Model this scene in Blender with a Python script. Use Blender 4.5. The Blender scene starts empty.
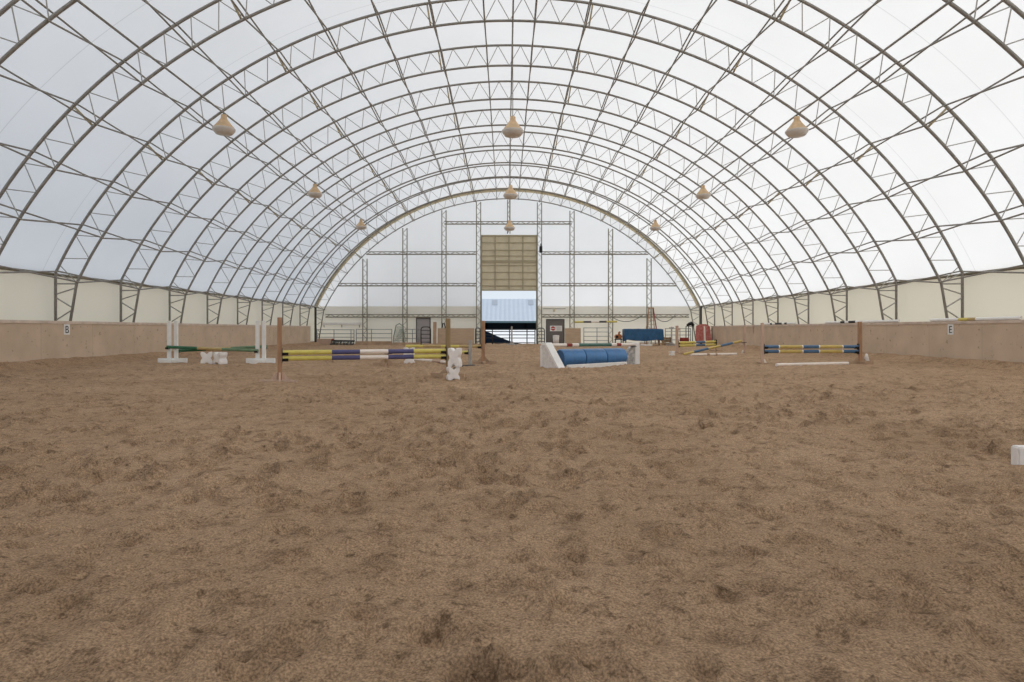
import bpy, bmesh, math, random
import numpy as np
from mathutils import Vector, Matrix

random.seed(7)
rng = np.random.default_rng(11)
SC = bpy.context.scene
COL = SC.collection
PI = math.pi

# ------------------------------------------------------------------ measures
CAM_H = 1.10
F_PX = 640.0
VX, VY = 506.0, 330.0          # vanishing point of the arena's long axis
XC = 0.10                      # building centre line
ZC = -4.96                     # centre height of the arch circle
R_OUT, R_IN = 17.24, 16.44
BAY = 3.66
T_LAST = 50.86                 # end truss
WALL_Y = 51.25
FRONT_Y = -10.0
HALF_W = 15.29
EAVE_Z = 3.02
SPRING = 62.4                  # degrees from the ridge where the arch meets the legs
SP = 0.987                     # spacing of the panel points along the arch
LAMP_L, LAMP_R, RIDGE = -35.7, 36.1, 0.45   # the three single purlins
SHIFT = 0.10                   # the lengthwise lines sit a little off the arch's middle
KICK_X = 14.35
KICK_C = 0.17
DOOR_C = 0.24
KICK_H = 1.39


def gx(px, y):
    """world x of something seen at picture column px when it stands y metres away"""
    return (px - VX) * y / F_PX


def gz(py, y):
    return CAM_H + (VY - py) * y / F_PX


def gp(px, py):
    y = CAM_H * F_PX / (py - VY)
    return gx(px, y), y


# ------------------------------------------------------------------ materials
MATS = {}


def mat(name, col, rough=0.7, metal=0.0, var=0.0, scale=6.0, bump=0.0, bscale=40.0, col2=None, stretch=None, spec=0.3):
    if name in MATS:
        return MATS[name]
    m = bpy.data.materials.new(name)
    m.use_nodes = True
    nt = m.node_tree
    bs = nt.nodes['Principled BSDF']
    bs.inputs['Roughness'].default_value = rough
    bs.inputs['Metallic'].default_value = metal
    bs.inputs['Specular IOR Level'].default_value = spec
    c = (col[0], col[1], col[2], 1)
    bs.inputs['Base Color'].default_value = c
    if var > 0 or bump > 0:
        tc = nt.nodes.new('ShaderNodeTexCoord')
        src = tc.outputs['Object']
        if stretch:
            mp = nt.nodes.new('ShaderNodeMapping')
            mp.inputs['Scale'].default_value = stretch
            nt.links.new(src, mp.inputs['Vector'])
            src = mp.outputs['Vector']
    if var > 0:
        n = nt.nodes.new('ShaderNodeTexNoise')
        n.inputs['Scale'].default_value = scale
        n.inputs['Detail'].default_value = 5
        nt.links.new(src, n.inputs['Vector'])
        r = nt.nodes.new('ShaderNodeValToRGB')
        r.color_ramp.elements[0].position = 0.32
        r.color_ramp.elements[1].position = 0.70
        d = col2 if col2 else tuple(x * (1 - var) for x in col)
        r.color_ramp.elements[0].color = (d[0], d[1], d[2], 1)
        r.color_ramp.elements[1].color = c
        nt.links.new(n.outputs['Fac'], r.inputs['Fac'])
        nt.links.new(r.outputs['Color'], bs.inputs['Base Color'])
    if bump > 0:
        n2 = nt.nodes.new('ShaderNodeTexNoise')
        n2.inputs['Scale'].default_value = bscale
        n2.inputs['Detail'].default_value = 4
        nt.links.new(src, n2.inputs['Vector'])
        b = nt.nodes.new('ShaderNodeBump')
        b.inputs['Strength'].default_value = bump
        b.inputs['Distance'].default_value = 0.02
        nt.links.new(n2.outputs['Fac'], b.inputs['Height'])
        nt.links.new(b.outputs['Normal'], bs.inputs['Normal'])
    MATS[name] = m
    return m


def srgb(r, g, b):
    f = lambda c: (c / 255 / 12.92) if c <= 10 else (((c / 255) + 0.055) / 1.055) ** 2.4
    return (f(r), f(g), f(b))


def fabric_mat(name, col, trans, refl, seam=False):
    m = bpy.data.materials.new(name)
    m.use_nodes = True
    nt = m.node_tree
    nt.nodes.clear()
    out = nt.nodes.new('ShaderNodeOutputMaterial')
    tr = nt.nodes.new('ShaderNodeBsdfTranslucent')
    df = nt.nodes.new('ShaderNodeBsdfDiffuse')
    add = nt.nodes.new('ShaderNodeAddShader')
    df.inputs['Color'].default_value = (refl * col[0], refl * col[1], refl * col[2], 1)
    tc = nt.nodes.new('ShaderNodeTexCoord')
    n = nt.nodes.new('ShaderNodeTexNoise')
    n.inputs['Scale'].default_value = 0.35
    n.inputs['Detail'].default_value = 3
    nt.links.new(tc.outputs['Object'], n.inputs['Vector'])
    r = nt.nodes.new('ShaderNodeValToRGB')
    r.color_ramp.elements[0].position = 0.3
    r.color_ramp.elements[1].position = 0.7
    k = trans * 0.95
    r.color_ramp.elements[0].color = (k * col[0], k * col[1], k * col[2], 1)
    r.color_ramp.elements[1].color = (trans * col[0], trans * col[1], trans * col[2], 1)
    nt.links.new(n.outputs['Fac'], r.inputs['Fac'])
    src = r.outputs['Color']
    if seam:                                   # welded overlaps between the fabric panels
        sep = nt.nodes.new('ShaderNodeSeparateXYZ')
        nt.links.new(tc.outputs['Object'], sep.inputs['Vector'])
        a = nt.nodes.new('ShaderNodeMath'); a.operation = 'SUBTRACT'; a.inputs[1].default_value = 16.75 - 4.35 * 8
        nt.links.new(sep.outputs['Y'], a.inputs[0])
        w = nt.nodes.new('ShaderNodeMath'); w.operation = 'MODULO'; w.inputs[1].default_value = 4.35
        nt.links.new(a.outputs[0], w.inputs[0])
        l = nt.nodes.new('ShaderNodeMath'); l.operation = 'LESS_THAN'; l.inputs[1].default_value = 0.03
        nt.links.new(w.outputs[0], l.inputs[0])
        mx = nt.nodes.new('ShaderNodeMixRGB')
        mx.blend_type = 'MULTIPLY'
        mx.inputs['Color2'].default_value = (0.8, 0.8, 0.8, 1)
        nt.links.new(l.outputs[0], mx.inputs['Fac'])
        nt.links.new(src, mx.inputs['Color1'])
        src = mx.outputs['Color']
    nt.links.new(src, tr.inputs['Color'])
    nt.links.new(tr.outputs[0], add.inputs[0])
    nt.links.new(df.outputs[0], add.inputs[1])
    nt.links.new(add.outputs[0], out.inputs['Surface'])
    MATS[name] = m
    return m


M_STEEL = mat('galvanised_steel', (0.36, 0.34, 0.305), 0.55, 0.25, 0.25, 9)
M_STEEL_THIN = mat('galvanised_rod', (0.42, 0.40, 0.36), 0.55, 0.2)
M_RUST = mat('tan_strut', (0.50, 0.40, 0.24), 0.7, 0.0, 0.3, 14)
M_EDGE = mat('tan_edge_band', (0.85, 0.74, 0.50), 0.7, 0.0, 0.2, 5)
M_COLUMN = mat('column_steel', (0.31, 0.275, 0.195), 0.6, 0.2, 0.3, 6)
M_FABRIC = fabric_mat('roof_fabric', (1.0, 0.985, 0.965), 0.74, 0.16, True)
M_ENDFAB = fabric_mat('end_fabric', (1.0, 0.975, 0.94), 0.86, 0.12)
M_BAND = fabric_mat('doubled_fabric', (1.0, 0.95, 0.83), 0.24, 0.66)
M_LINER = fabric_mat('cream_liner', (1.0, 0.95, 0.81), 0.32, 0.64)
M_SIDE = fabric_mat('cream_side_liner', (1.0, 0.94, 0.775), 0.28, 0.68)
M_WHITE = mat('white_paint', (0.93, 0.91, 0.87), 0.55, 0, 0.10, 5)
M_WHITE2 = mat('white_plastic', (0.93, 0.88, 0.84), 0.45, 0, 0.10, 8)
M_DUSTY = mat('dusty_white', (0.86, 0.82, 0.78), 0.7, 0, 0.30, 14, col2=(0.70, 0.65, 0.61))
M_SPECK = mat('speckled_grey', (0.70, 0.68, 0.65), 0.7, 0, 0.6, 16, col2=(0.34, 0.32, 0.30))
M_BROWN = mat('brown_lumber', (0.50, 0.29, 0.17), 0.8, 0, 0.35, 3, stretch=(6, 6, 0.8), bump=0.2)
M_OLIVE = mat('weathered_lumber', (0.40, 0.28, 0.15), 0.85, 0, 0.35, 3, stretch=(6, 6, 0.8), bump=0.2)
M_PINKWOOD = mat('pale_lumber', (0.66, 0.47, 0.36), 0.8, 0, 0.25, 4, stretch=(6, 6, 0.8))
M_TIMBER = mat('tan_timber', (0.56, 0.39, 0.26), 0.85, 0, 0.3, 3)
M_PLY = mat('plywood', (0.56, 0.41, 0.28), 0.8, 0, 0.18, 2.5, stretch=(0.6, 4, 4))
M_GREYPOST = mat('grey_post', (0.50, 0.47, 0.43), 0.8, 0, 0.25, 6)
M_BLACK = mat('black_metal', (0.018, 0.018, 0.018), 0.5)
M_DARKPIPE = mat('dark_pipe', (0.06, 0.065, 0.065), 0.5, 0.3)
M_PIPE = mat('grey_pipe', (0.26, 0.27, 0.25), 0.5, 0.3)
M_GREENMESH = mat('green_mesh', (0.20, 0.26, 0.21), 0.6, 0.2)
M_YELLOW = mat('yellow_paint', (0.72, 0.61, 0.155), 0.5, 0, 0.15, 7)
M_YELLOW2 = mat('golden_paint', (0.66, 0.49, 0.15), 0.5, 0, 0.2, 7)
M_PURPLE = mat('purple_paint', (0.105, 0.10, 0.225), 0.5, 0, 0.15, 7)
M_PALE = mat('offwhite_paint', (0.93, 0.83, 0.74), 0.5, 0, 0.1, 7)
M_GREEN = mat('green_paint', (0.045, 0.17, 0.085), 0.45, 0, 0.2, 7)
M_TEAL = mat('teal_paint', (0.10, 0.21, 0.17), 0.5, 0, 0.2, 7)
M_BLUEP = mat('blue_paint', (0.085, 0.17, 0.29), 0.5, 0, 0.2, 7)
M_RED = mat('red_paint', (0.30, 0.045, 0.035), 0.5, 0, 0.2, 7)
M_TANP = mat('tan_paint', (0.55, 0.40, 0.17), 0.5, 0, 0.2, 7)
M_BARREL = mat('blue_barrel', (0.09, 0.25, 0.52), 0.36, 0, 0.25, 4, spec=0.5)
M_BARREL_END = mat('shaded_barrel_end', (0.05, 0.135, 0.29), 0.5, 0, 0.2, 5)  # lid blue darkened to paint in the shade on the end faces
M_TARP = mat('blue_tarp', (0.035, 0.125, 0.26), 0.5, 0, 0.3, 4, bump=0.4, bscale=9)
M_ORANGE = mat('orange_plastic', (0.62, 0.22, 0.07), 0.5, 0, 0.3, 9)
M_REDWHITE = mat('red_panel', (0.45, 0.075, 0.06), 0.6, 0, 0.5, 7, col2=(0.56, 0.27, 0.23))
M_DOOR = mat('lift_door_tan', (0.72, 0.65, 0.47), 0.75, 0, 0.12, 2)
M_DOORRIB = mat('lift_door_rib', (0.44, 0.385, 0.26), 0.7)
M_GREYDOOR = mat('grey_door', (0.42, 0.39, 0.39), 0.5, 0, 0.1, 2)
M_BROWNDOOR = mat('taupe_door', (0.20, 0.18, 0.165), 0.5, 0, 0.1, 2)
M_TRIM = mat('dark_trim', (0.11, 0.10, 0.095), 0.6)
M_LAMP = mat('lamp_shade', (0.78, 0.54, 0.31), 0.45, 0, 0.2, 6)
M_LAMPLOW = mat('lamp_diffuser', (0.70, 0.645, 0.58), 0.4, 0, 0.1, 6)
M_SNOW = mat('snow', (0.90, 0.91, 0.93), 0.9, 0, 0.05, 1)
M_SNOWSHADOW = mat('snow_shadow', (0.006, 0.010, 0.018), 1.0, 0, 0.3, 1, spec=0.0)  # near-black navy of the cast shadow painted on the snow
M_BARNROOF = mat('barn_roof', (0.56, 0.63, 0.72), 0.55, 0.0, 0.05, 1)
M_SKYLIGHT = mat('barn_skylight', (0.42, 0.46, 0.52), 0.4)
M_BARNDARK = mat('barn_shade_dark', (0.006, 0.008, 0.010), 0.9, spec=0.0)  # near-black puts the shade of the open barn into the colour
M_FASCIA = mat('barn_fascia', (0.10, 0.16, 0.18), 0.6)
M_SIGNRED = mat('sign_red', (0.50, 0.05, 0.045), 0.5)
M_SIGNGREY = mat('sign_grey', (0.45, 0.45, 0.43), 0.6)
M_ROPE = mat('grey_rope', (0.18, 0.18, 0.15), 0.9)


# ------------------------------------------------------------------ mesh builder
class MB:
    def __init__(self):
        self.v, self.f, self.mi, self.sm = [], [], [], []

    def add(self, verts, faces, mi=0, smooth=False, M=None):
        b = len(self.v)
        if M is not None:
            verts = [M @ Vector(p) for p in verts]
        self.v.extend([tuple(p) for p in verts])
        for f in faces:
            self.f.append([b + i for i in f])
            self.mi.append(mi)
            self.sm.append(smooth)

    def box(self, x0, x1, y0, y1, z0, z1, mi=0, M=None, bev=0.0):
        if bev > 0:
            bm = bmesh.new()
            bmesh.ops.create_cube(bm, size=1.0)
            for p in bm.verts:
                p.co = Vector(((x0 + x1) / 2 + p.co.x * (x1 - x0), (y0 + y1) / 2 + p.co.y * (y1 - y0), (z0 + z1) / 2 + p.co.z * (z1 - z0)))
            bmesh.ops.bevel(bm, geom=bm.edges[:], offset=bev, segments=2, affect='EDGES')
            bm.verts.index_update()
            self.add([p.co[:] for p in bm.verts], [[q.index for q in f.verts] for f in bm.faces], mi, False, M)
            bm.free()
            return
        vs = [(x0, y0, z0), (x1, y0, z0), (x1, y1, z0), (x0, y1, z0), (x0, y0, z1), (x1, y0, z1), (x1, y1, z1), (x0, y1, z1)]
        fs = [(0, 3, 2, 1), (4, 5, 6, 7), (0, 1, 5, 4), (1, 2, 6, 5), (2, 3, 7, 6), (3, 0, 4, 7)]
        self.add(vs, fs, mi, False, M)

    def tube(self, pts, r, n=8, mi=0, caps=True, M=None):
        pts = [Vector(p) for p in pts]
        up = None
        rings = []
        for i, p in enumerate(pts):
            if i == 0:
                t = (pts[1] - p).normalized()
            elif i == len(pts) - 1:
                t = (p - pts[i - 1]).normalized()
            else:
                t = ((pts[i + 1] - p).normalized() + (p - pts[i - 1]).normalized()).normalized()
            if up is None:
                a = Vector((0, 0, 1)) if abs(t.z) < 0.9 else Vector((0, 1, 0))
                up = (a - t * a.dot(t)).normalized()
            else:
                up = (up - t * up.dot(t)).normalized()
            s = t.cross(up)
            rr = r[i] if isinstance(r, (list, tuple)) else r
            rings.append([p + (up * math.cos(2 * PI * k / n) + s * math.sin(2 * PI * k / n)) * rr for k in range(n)])
        vs = [q for ring in rings for q in ring]
        fs = []
        for i in range(len(pts) - 1):
            for k in range(n):
                a, b = i * n + k, i * n + (k + 1) % n
                fs.append((a, b, b + n, a + n))
        self.add(vs, fs, mi, True, M)
        if caps:
            b = len(self.v) - len(vs)
            self.f.append([b + k for k in reversed(range(n))]); self.mi.append(mi); self.sm.append(False)
            e = b + (len(pts) - 1) * n
            self.f.append([e + k for k in range(n)]); self.mi.append(mi); self.sm.append(False)

    def lathe(self, prof, n=32, mi=0, M=None, smooth=True):
        """profile [(r,z)] turned about z"""
        vs, fs = [], []
        for (r, z) in prof:
            for k in range(n):
                a = 2 * PI * k / n
                vs.append((r * math.cos(a), r * math.sin(a), z))
        for i in range(len(prof) - 1):
            for k in range(n):
                a, b = i * n + k, i * n + (k + 1) % n
                fs.append((a, b, b + n, a + n))
        self.add(vs, fs, mi, smooth, M)

    def prism(self, poly, d0, d1, axis='y', mi=0, M=None):
        """polygon [(a,b)] in the plane across the axis, extruded from d0 to d1"""
        def P(a, b, d):
            return {'y': (a, d, b), 'x': (d, a, b), 'z': (a, b, d)}[axis]
        n = len(poly)
        vs = [P(a, b, d0) for a, b in poly] + [P(a, b, d1) for a, b in poly]
        fs = [list(range(n)), list(range(2 * n - 1, n - 1, -1))]
        for i in range(n):
            j = (i + 1) % n
            fs.append((i, i + n, j + n, j))
        self.add(vs, fs, mi, False, M)

    def build(self, name, mats, parent=None, loc=None, normals=True):
        me = bpy.data.meshes.new(name)
        me.from_pydata(self.v, [], self.f)
        if not isinstance(mats, (list, tuple)):
            mats = [mats]
        for m in mats:
            me.materials.append(m)
        me.polygons.foreach_set('material_index', self.mi)
        me.polygons.foreach_set('use_smooth', self.sm)
        if normals:
            bm = bmesh.new()
            bm.from_mesh(me)
            bmesh.ops.recalc_face_normals(bm, faces=bm.faces[:])
            bm.to_mesh(me)
            bm.free()
        me.update()
        o = bpy.data.objects.new(name, me)
        COL.objects.link(o)
        if parent:
            o.parent = parent
        if loc:
            o.location = loc
        return o


def tag(o, label, cat, group=None):
    o['label'] = label
    o['category'] = cat
    if group:
        o['group'] = group
    return o


def thing(name, label, cat, loc=(0, 0, 0), rz=0.0, group=None):
    o = bpy.data.objects.new(name, None)
    COL.objects.link(o)
    o.location = loc
    o.rotation_euler = (0, 0, rz)
    return tag(o, label, cat, group)


def structure(o):
    o['kind'] = 'structure'
    return o


KIDS = {}


def dup(root, label, loc=None, rz=None):
    r = root.copy()
    COL.objects.link(r)
    r['label'] = label
    if loc is not None:
        r.location = loc
    if rz is not None:
        r.rotation_euler = (0, 0, rz)
    for ch in list(root.children):
        c = ch.copy()
        COL.objects.link(c)
        c.parent = r
        for g in list(ch.children):
            d = g.copy()
            COL.objects.link(d)
            d.parent = c
    return r


ORD = ['first', 'second', 'third', 'fourth', 'fifth', 'sixth', 'seventh', 'eighth', 'ninth', 'tenth', 'eleventh', 'twelfth', 'thirteenth']


def arch(r, deg, y=0.0):
    a = math.radians(deg)
    r = r + float(np.interp(abs(deg), (0, 10, 20, 30, 40, 47, 54, 58, 62.4, 70), (0.05, 0.055, 0.07, 0.10, 0.12, 0.115, 0.09, 0.06, 0.01, -0.12)))
    return (XC + r * math.sin(a), y, ZC + r * math.cos(a))


# ------------------------------------------------------------------ floor
def vnoise(x, y, seed):
    r = np.random.default_rng(seed).random((256, 256))
    xi, yi = np.floor(x).astype(int), np.floor(y).astype(int)
    fx, fy = x - xi, y - yi
    fx = fx * fx * (3 - 2 * fx); fy = fy * fy * (3 - 2 * fy)
    g = lambda i, j: r[(xi + i) % 256, (yi + j) % 256]
    return (g(0, 0) * (1 - fx) + g(1, 0) * fx) * (1 - fy) + (g(0, 1) * (1 - fx) + g(1, 1) * fx) * fy - 0.5


def make_floor():
    xs = list(np.arange(0, 5.0, 0.03))
    s, x = 0.03, 5.0
    while x < 15.44:
        xs.append(x)
        s *= 1.03
        x += min(s, 0.25)
    xs.append(15.44)
    xs = np.array(sorted([-v for v in xs if v > 0] + xs)) + XC
    ys = list(np.arange(FRONT_Y + 0.02, 1.3, 0.4))
    y = 1.35
    while y < 15:
        ys.append(y); y *= 1.008
    while y < 51.0:
        ys.append(y); y *= 1.012
    ys.append(WALL_Y - 0.02)
    ys = np.array(ys)
    X, Y = np.meshgrid(xs, ys)
    Z = 0.030 * vnoise(X * 1.1, Y * 1.1, 1) + 0.045 * vnoise(X * 2.9, Y * 2.9, 2) + 0.036 * vnoise(X * 7.3, Y * 7.3, 3) + 0.020 * vnoise(X * 14, Y * 14, 4)
    # hoof prints: a dish with a pushed-up rim on one side
    N = 15000
    hx = rng.uniform(-13.6, 13.6, N) + XC
    hy = 1.2 + (rng.random(N) ** 1.25) * 44
    for cx, cy in zip(hx, hy):
        a = rng.uniform(0.045, 0.088)
        dep = rng.uniform(0.020, 0.072)
        if vnoise(np.array([cx * 0.35]), np.array([cy * 0.35]), 9)[0] < -0.12:
            dep *= 0.5
        th = rng.uniform(0, PI)
        el = rng.uniform(0.65, 1.0)
        i0, i1 = np.searchsorted(xs, [cx - 3 * a, cx + 3 * a])
        j0, j1 = np.searchsorted(ys, [cy - 3 * a, cy + 3 * a])
        if i1 <= i0 or j1 <= j0:
            continue
        dx, dy = X[j0:j1, i0:i1] - cx, Y[j0:j1, i0:i1] - cy
        u = dx * math.cos(th) + dy * math.sin(th)
        w = (-dx * math.sin(th) + dy * math.cos(th)) / el
        r = np.sqrt(u * u + w * w) / a
        h = -dep * np.exp(-(r ** 3) * 0.9) + dep * 0.45 * np.exp(-((r - 1.45) ** 2) * 6) * (1 + 0.7 * np.sign(u) * np.minimum(1, np.abs(u) / a))
        Z[j0:j1, i0:i1] += h
    # sand banked up against the kickboards
    d = np.abs(X - XC)
    t = np.clip((d - 13.75) / 0.35, 0, 1)
    Z += 0.19 * t * t * (3 - 2 * t)
    ny, nx = X.shape
    me = bpy.data.meshes.new('floor')
    me.vertices.add(nx * ny)
    me.vertices.foreach_set('co', np.stack([X, Y, Z], -1).astype(np.float32).ravel())
    ii = np.arange(ny * nx).reshape(ny, nx)
    q = np.stack([ii[:-1, :-1], ii[:-1, 1:], ii[1:, 1:], ii[1:, :-1]], -1).reshape(-1, 4)
    me.loops.add(q.size)
    me.loops.foreach_set('vertex_index', q.ravel().astype(np.int32))
    me.polygons.add(len(q))
    me.polygons.foreach_set('loop_start', np.arange(0, q.size, 4, dtype=np.int32))
    me.polygons.foreach_set('use_smooth', np.ones(len(q), dtype=bool))
    me.update(calc_edges=True)
    me.validate()
    o = bpy.data.objects.new('floor', me)
    COL.objects.link(o)
    # sand
    m = bpy.data.materials.new('arena_sand')
    m.use_nodes = True
    nt = m.node_tree
    L = nt.links.new
    bs = nt.nodes['Principled BSDF']
    bs.inputs['Roughness'].default_value = 0.95
    bs.inputs['Specular IOR Level'].default_value = 0.1
    tc = nt.nodes.new('ShaderNodeTexCoord')

    def noise(sc, det, rough=0.6, stretch=None):
        n = nt.nodes.new('ShaderNodeTexNoise')
        n.inputs['Scale'].default_value = sc
        n.inputs['Detail'].default_value = det
        n.inputs['Roughness'].default_value = rough
        L(tc.outputs['Object'], n.inputs['Vector'])
        return n

    def ramp(src, p0, c0, p1, c1):
        r = nt.nodes.new('ShaderNodeValToRGB')
        r.color_ramp.elements[0].position = p0
        r.color_ramp.elements[1].position = p1
        r.color_ramp.elements[0].color = (*c0, 1)
        r.color_ramp.elements[1].color = (*c1, 1)
        L(src, r.inputs['Fac'])
        return r

    def mul(a, b, f=1.0):
        x = nt.nodes.new('ShaderNodeMixRGB')
        x.blend_type = 'MULTIPLY'
        x.inputs['Fac'].default_value = f
        L(a, x.inputs['Color1']); L(b, x.inputs['Color2'])
        return x.outputs['Color']
    base = ramp(noise(0.55, 6).outputs['Fac'], 0.35, (0.470, 0.315, 0.194), 0.68, (0.590, 0.404, 0.258))
    mid = ramp(noise(4.2, 6, 0.7).outputs['Fac'], 0.36, (0.60, 0.575, 0.55), 0.50, (1, 1, 1))
    grain = ramp(noise(105, 2, 0.6).outputs['Fac'], 0.37, (0.54, 0.52, 0.50), 0.63, (1.26, 1.24, 1.22))
    c = mul(mul(base.outputs['Color'], mid.outputs['Color'], 0.85), grain.outputs['Color'], 0.8)
    clod = ramp(noise(15, 4, 0.62).outputs['Fac'], 0.31, (0.40, 0.37, 0.34), 0.43, (1, 1, 1))
    c = mul(c, clod.outputs['Color'], 0.8)
    fleck = ramp(noise(44, 4, 0.7).outputs['Fac'], 0.33, (0.48, 0.45, 0.42), 0.47, (1, 1, 1))
    c = mul(c, fleck.outputs['Color'], 0.75)
    L(c, bs.inputs['Base Color'])
    hb = nt.nodes.new('ShaderNodeMath'); hb.operation = 'MULTIPLY'; hb.inputs[1].default_value = 0.55
    L(noise(48, 6, 0.75).outputs['Fac'], hb.inputs[0])
    ha = nt.nodes.new('ShaderNodeMath'); ha.operation = 'ADD'
    L(hb.outputs[0], ha.inputs[0]); L(noise(14, 6, 0.65).outputs['Fac'], ha.inputs[1])
    bp = nt.nodes.new('ShaderNodeBump')
    bp.inputs['Strength'].default_value = 0.85
    bp.inputs['Distance'].default_value = 0.05
    L(ha.outputs[0], bp.inputs['Height'])
    L(bp.outputs['Normal'], bs.inputs['Normal'])
    me.materials.append(m)
    return structure(o)


make_floor()


# ------------------------------------------------------------------ shell
def make_roof():
    b = MB()
    ys = [FRONT_Y] + [T_LAST - BAY * k for k in range(16, -1, -1)] + [WALL_Y]
    degs = np.linspace(-62.75, 62.75, 97)
    R = R_OUT + 0.10
    vs = [arch(R, d, y) for y in ys for d in degs]
    n = len(degs)
    fs = [(j * n + i, j * n + i + 1, (j + 1) * n + i + 1, (j + 1) * n + i) for j in range(len(ys) - 1) for i in range(n - 1)]
    b.add(vs, fs, 0, True)
    structure(b.build('ceiling', M_FABRIC, normals=False))


make_roof()


def side_wall(s, name):
    b = MB()
    x = XC + s * 15.50
    b.add([(x, FRONT_Y - 0.05, -0.05), (x, WALL_Y + 0.05, -0.05), (x, WALL_Y + 0.05, 3.02), (x, FRONT_Y - 0.05, 3.02)], [(0, 1, 2, 3)])
    structure(b.build(name, M_SIDE))


side_wall(-1, 'wall_left')
side_wall(1, 'wall_right')


def end_wall(y, name, opening):
    b = MB()
    xs = sorted(set([round(v, 3) for v in np.linspace(-15.52, 15.52, 61)] + ([DOOR_C - XC - 2.18, DOOR_C - XC + 2.18] if opening else [])))
    R = R_OUT + 0.16
    top = lambda x: max(EAVE_Z, ZC + math.sqrt(max(0.0, R * R - x * x)))
    for x0, x1 in zip(xs, xs[1:]):
        hole = opening and x0 >= DOOR_C - XC - 2.181 and x1 <= DOOR_C - XC + 2.181
        zs = [(4.25, None, 2)] if hole else [(-0.05, 2.25, 0), (2.25, 3.0, 1), (3.0, None, 2)]
        if not opening:
            zs = [(-0.05, None, 2)]
        for z0, z1, mi in zs:
            a = top(x0) if z1 is None else z1
            c = top(x1) if z1 is None else z1
            if a <= z0 and c <= z0:
                continue
            b.add([(XC + x0, y, z0), (XC + x1, y, z0), (XC + x1, y, c), (XC + x0, y, a)], [(0, 1, 2, 3)], mi)
    structure(b.build(name, [M_LINER, M_BAND, M_ENDFAB], normals=False))


end_wall(WALL_Y, 'wall_back', True)
end_wall(FRONT_Y, 'wall_front', False)


# kickboards: board face with a cap, dusty plywood
def kick_mat():
    m = mat('kickboard_ply', (0.68, 0.53, 0.395), 0.85, 0, 0.2, 1.3, col2=(0.57, 0.44, 0.32))
    nt = m.node_tree
    bs = nt.nodes['Principled BSDF']
    src = bs.inputs['Base Color'].links[0].from_socket
    tc = nt.nodes.new('ShaderNodeTexCoord')
    n = nt.nodes.new('ShaderNodeTexNoise'); n.inputs['Scale'].default_value = 7; n.inputs['Detail'].default_value = 4
    nt.links.new(tc.outputs['Object'], n.inputs['Vector'])
    r = nt.nodes.new('ShaderNodeValToRGB')
    r.color_ramp.elements[0].position = 0.28; r.color_ramp.elements[1].position = 0.36
    r.color_ramp.elements[0].color = (0.55, 0.5, 0.46, 1); r.color_ramp.elements[1].color = (1, 1, 1, 1)
    nt.links.new(n.outputs['Fac'], r.inputs['Fac'])
    x = nt.nodes.new('ShaderNodeMixRGB'); x.blend_type = 'MULTIPLY'; x.inputs['Fac'].default_value = 0.8
    nt.links.new(src, x.inputs['Color1']); nt.links.new(r.outputs['Color'], x.inputs['Color2'])
    # joints between the sheets every 2.44 m
    sep = nt.nodes.new('ShaderNodeSeparateXYZ'); nt.links.new(tc.outputs['Object'], sep.inputs['Vector'])
    md = nt.nodes.new('ShaderNodeMath'); md.operation = 'PINGPONG'; md.inputs[1].default_value = 1.22
    nt.links.new(sep.outputs['Y'], md.inputs[0])
    lt = nt.nodes.new('ShaderNodeMath'); lt.operation = 'LESS_THAN'; lt.inputs[1].default_value = 0.012
    nt.links.new(md.outputs[0], lt.inputs[0])
    y = nt.nodes.new('ShaderNodeMixRGB'); y.blend_type = 'MULTIPLY'; y.inputs['Color2'].default_value = (0.84, 0.82, 0.80, 1)
    nt.links.new(lt.outputs[0], y.inputs['Fac']); nt.links.new(x.outputs['Color'], y.inputs['Color1'])
    nt.links.new(y.outputs['Color'], bs.inputs['Base Color'])
    return m


M_KICK = kick_mat()
M_CAP = mat('kickboard_cap', (0.76, 0.62, 0.51), 0.8, 0, 0.25, 3)
for s, nm, yend in ((-1, 'baseboard_left', 46.4), (1, 'baseboard_right', 45.3)):
    b = MB()
    x = KICK_C + s * KICK_X
    b.box(min(x, x + s * 0.10), max(x, x + s * 0.10), FRONT_Y + 0.1, yend, -0.05, KICK_H - 0.09)
    kb = structure(b.build(nm, M_KICK))
    c = MB()
    c.box(min(x - s * 0.025, x + s * 0.22), max(x - s * 0.025, x + s * 0.22), FRONT_Y + 0.1, yend, KICK_H - 0.09, KICK_H)
    c.build('cap_board', M_CAP, kb)


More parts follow.
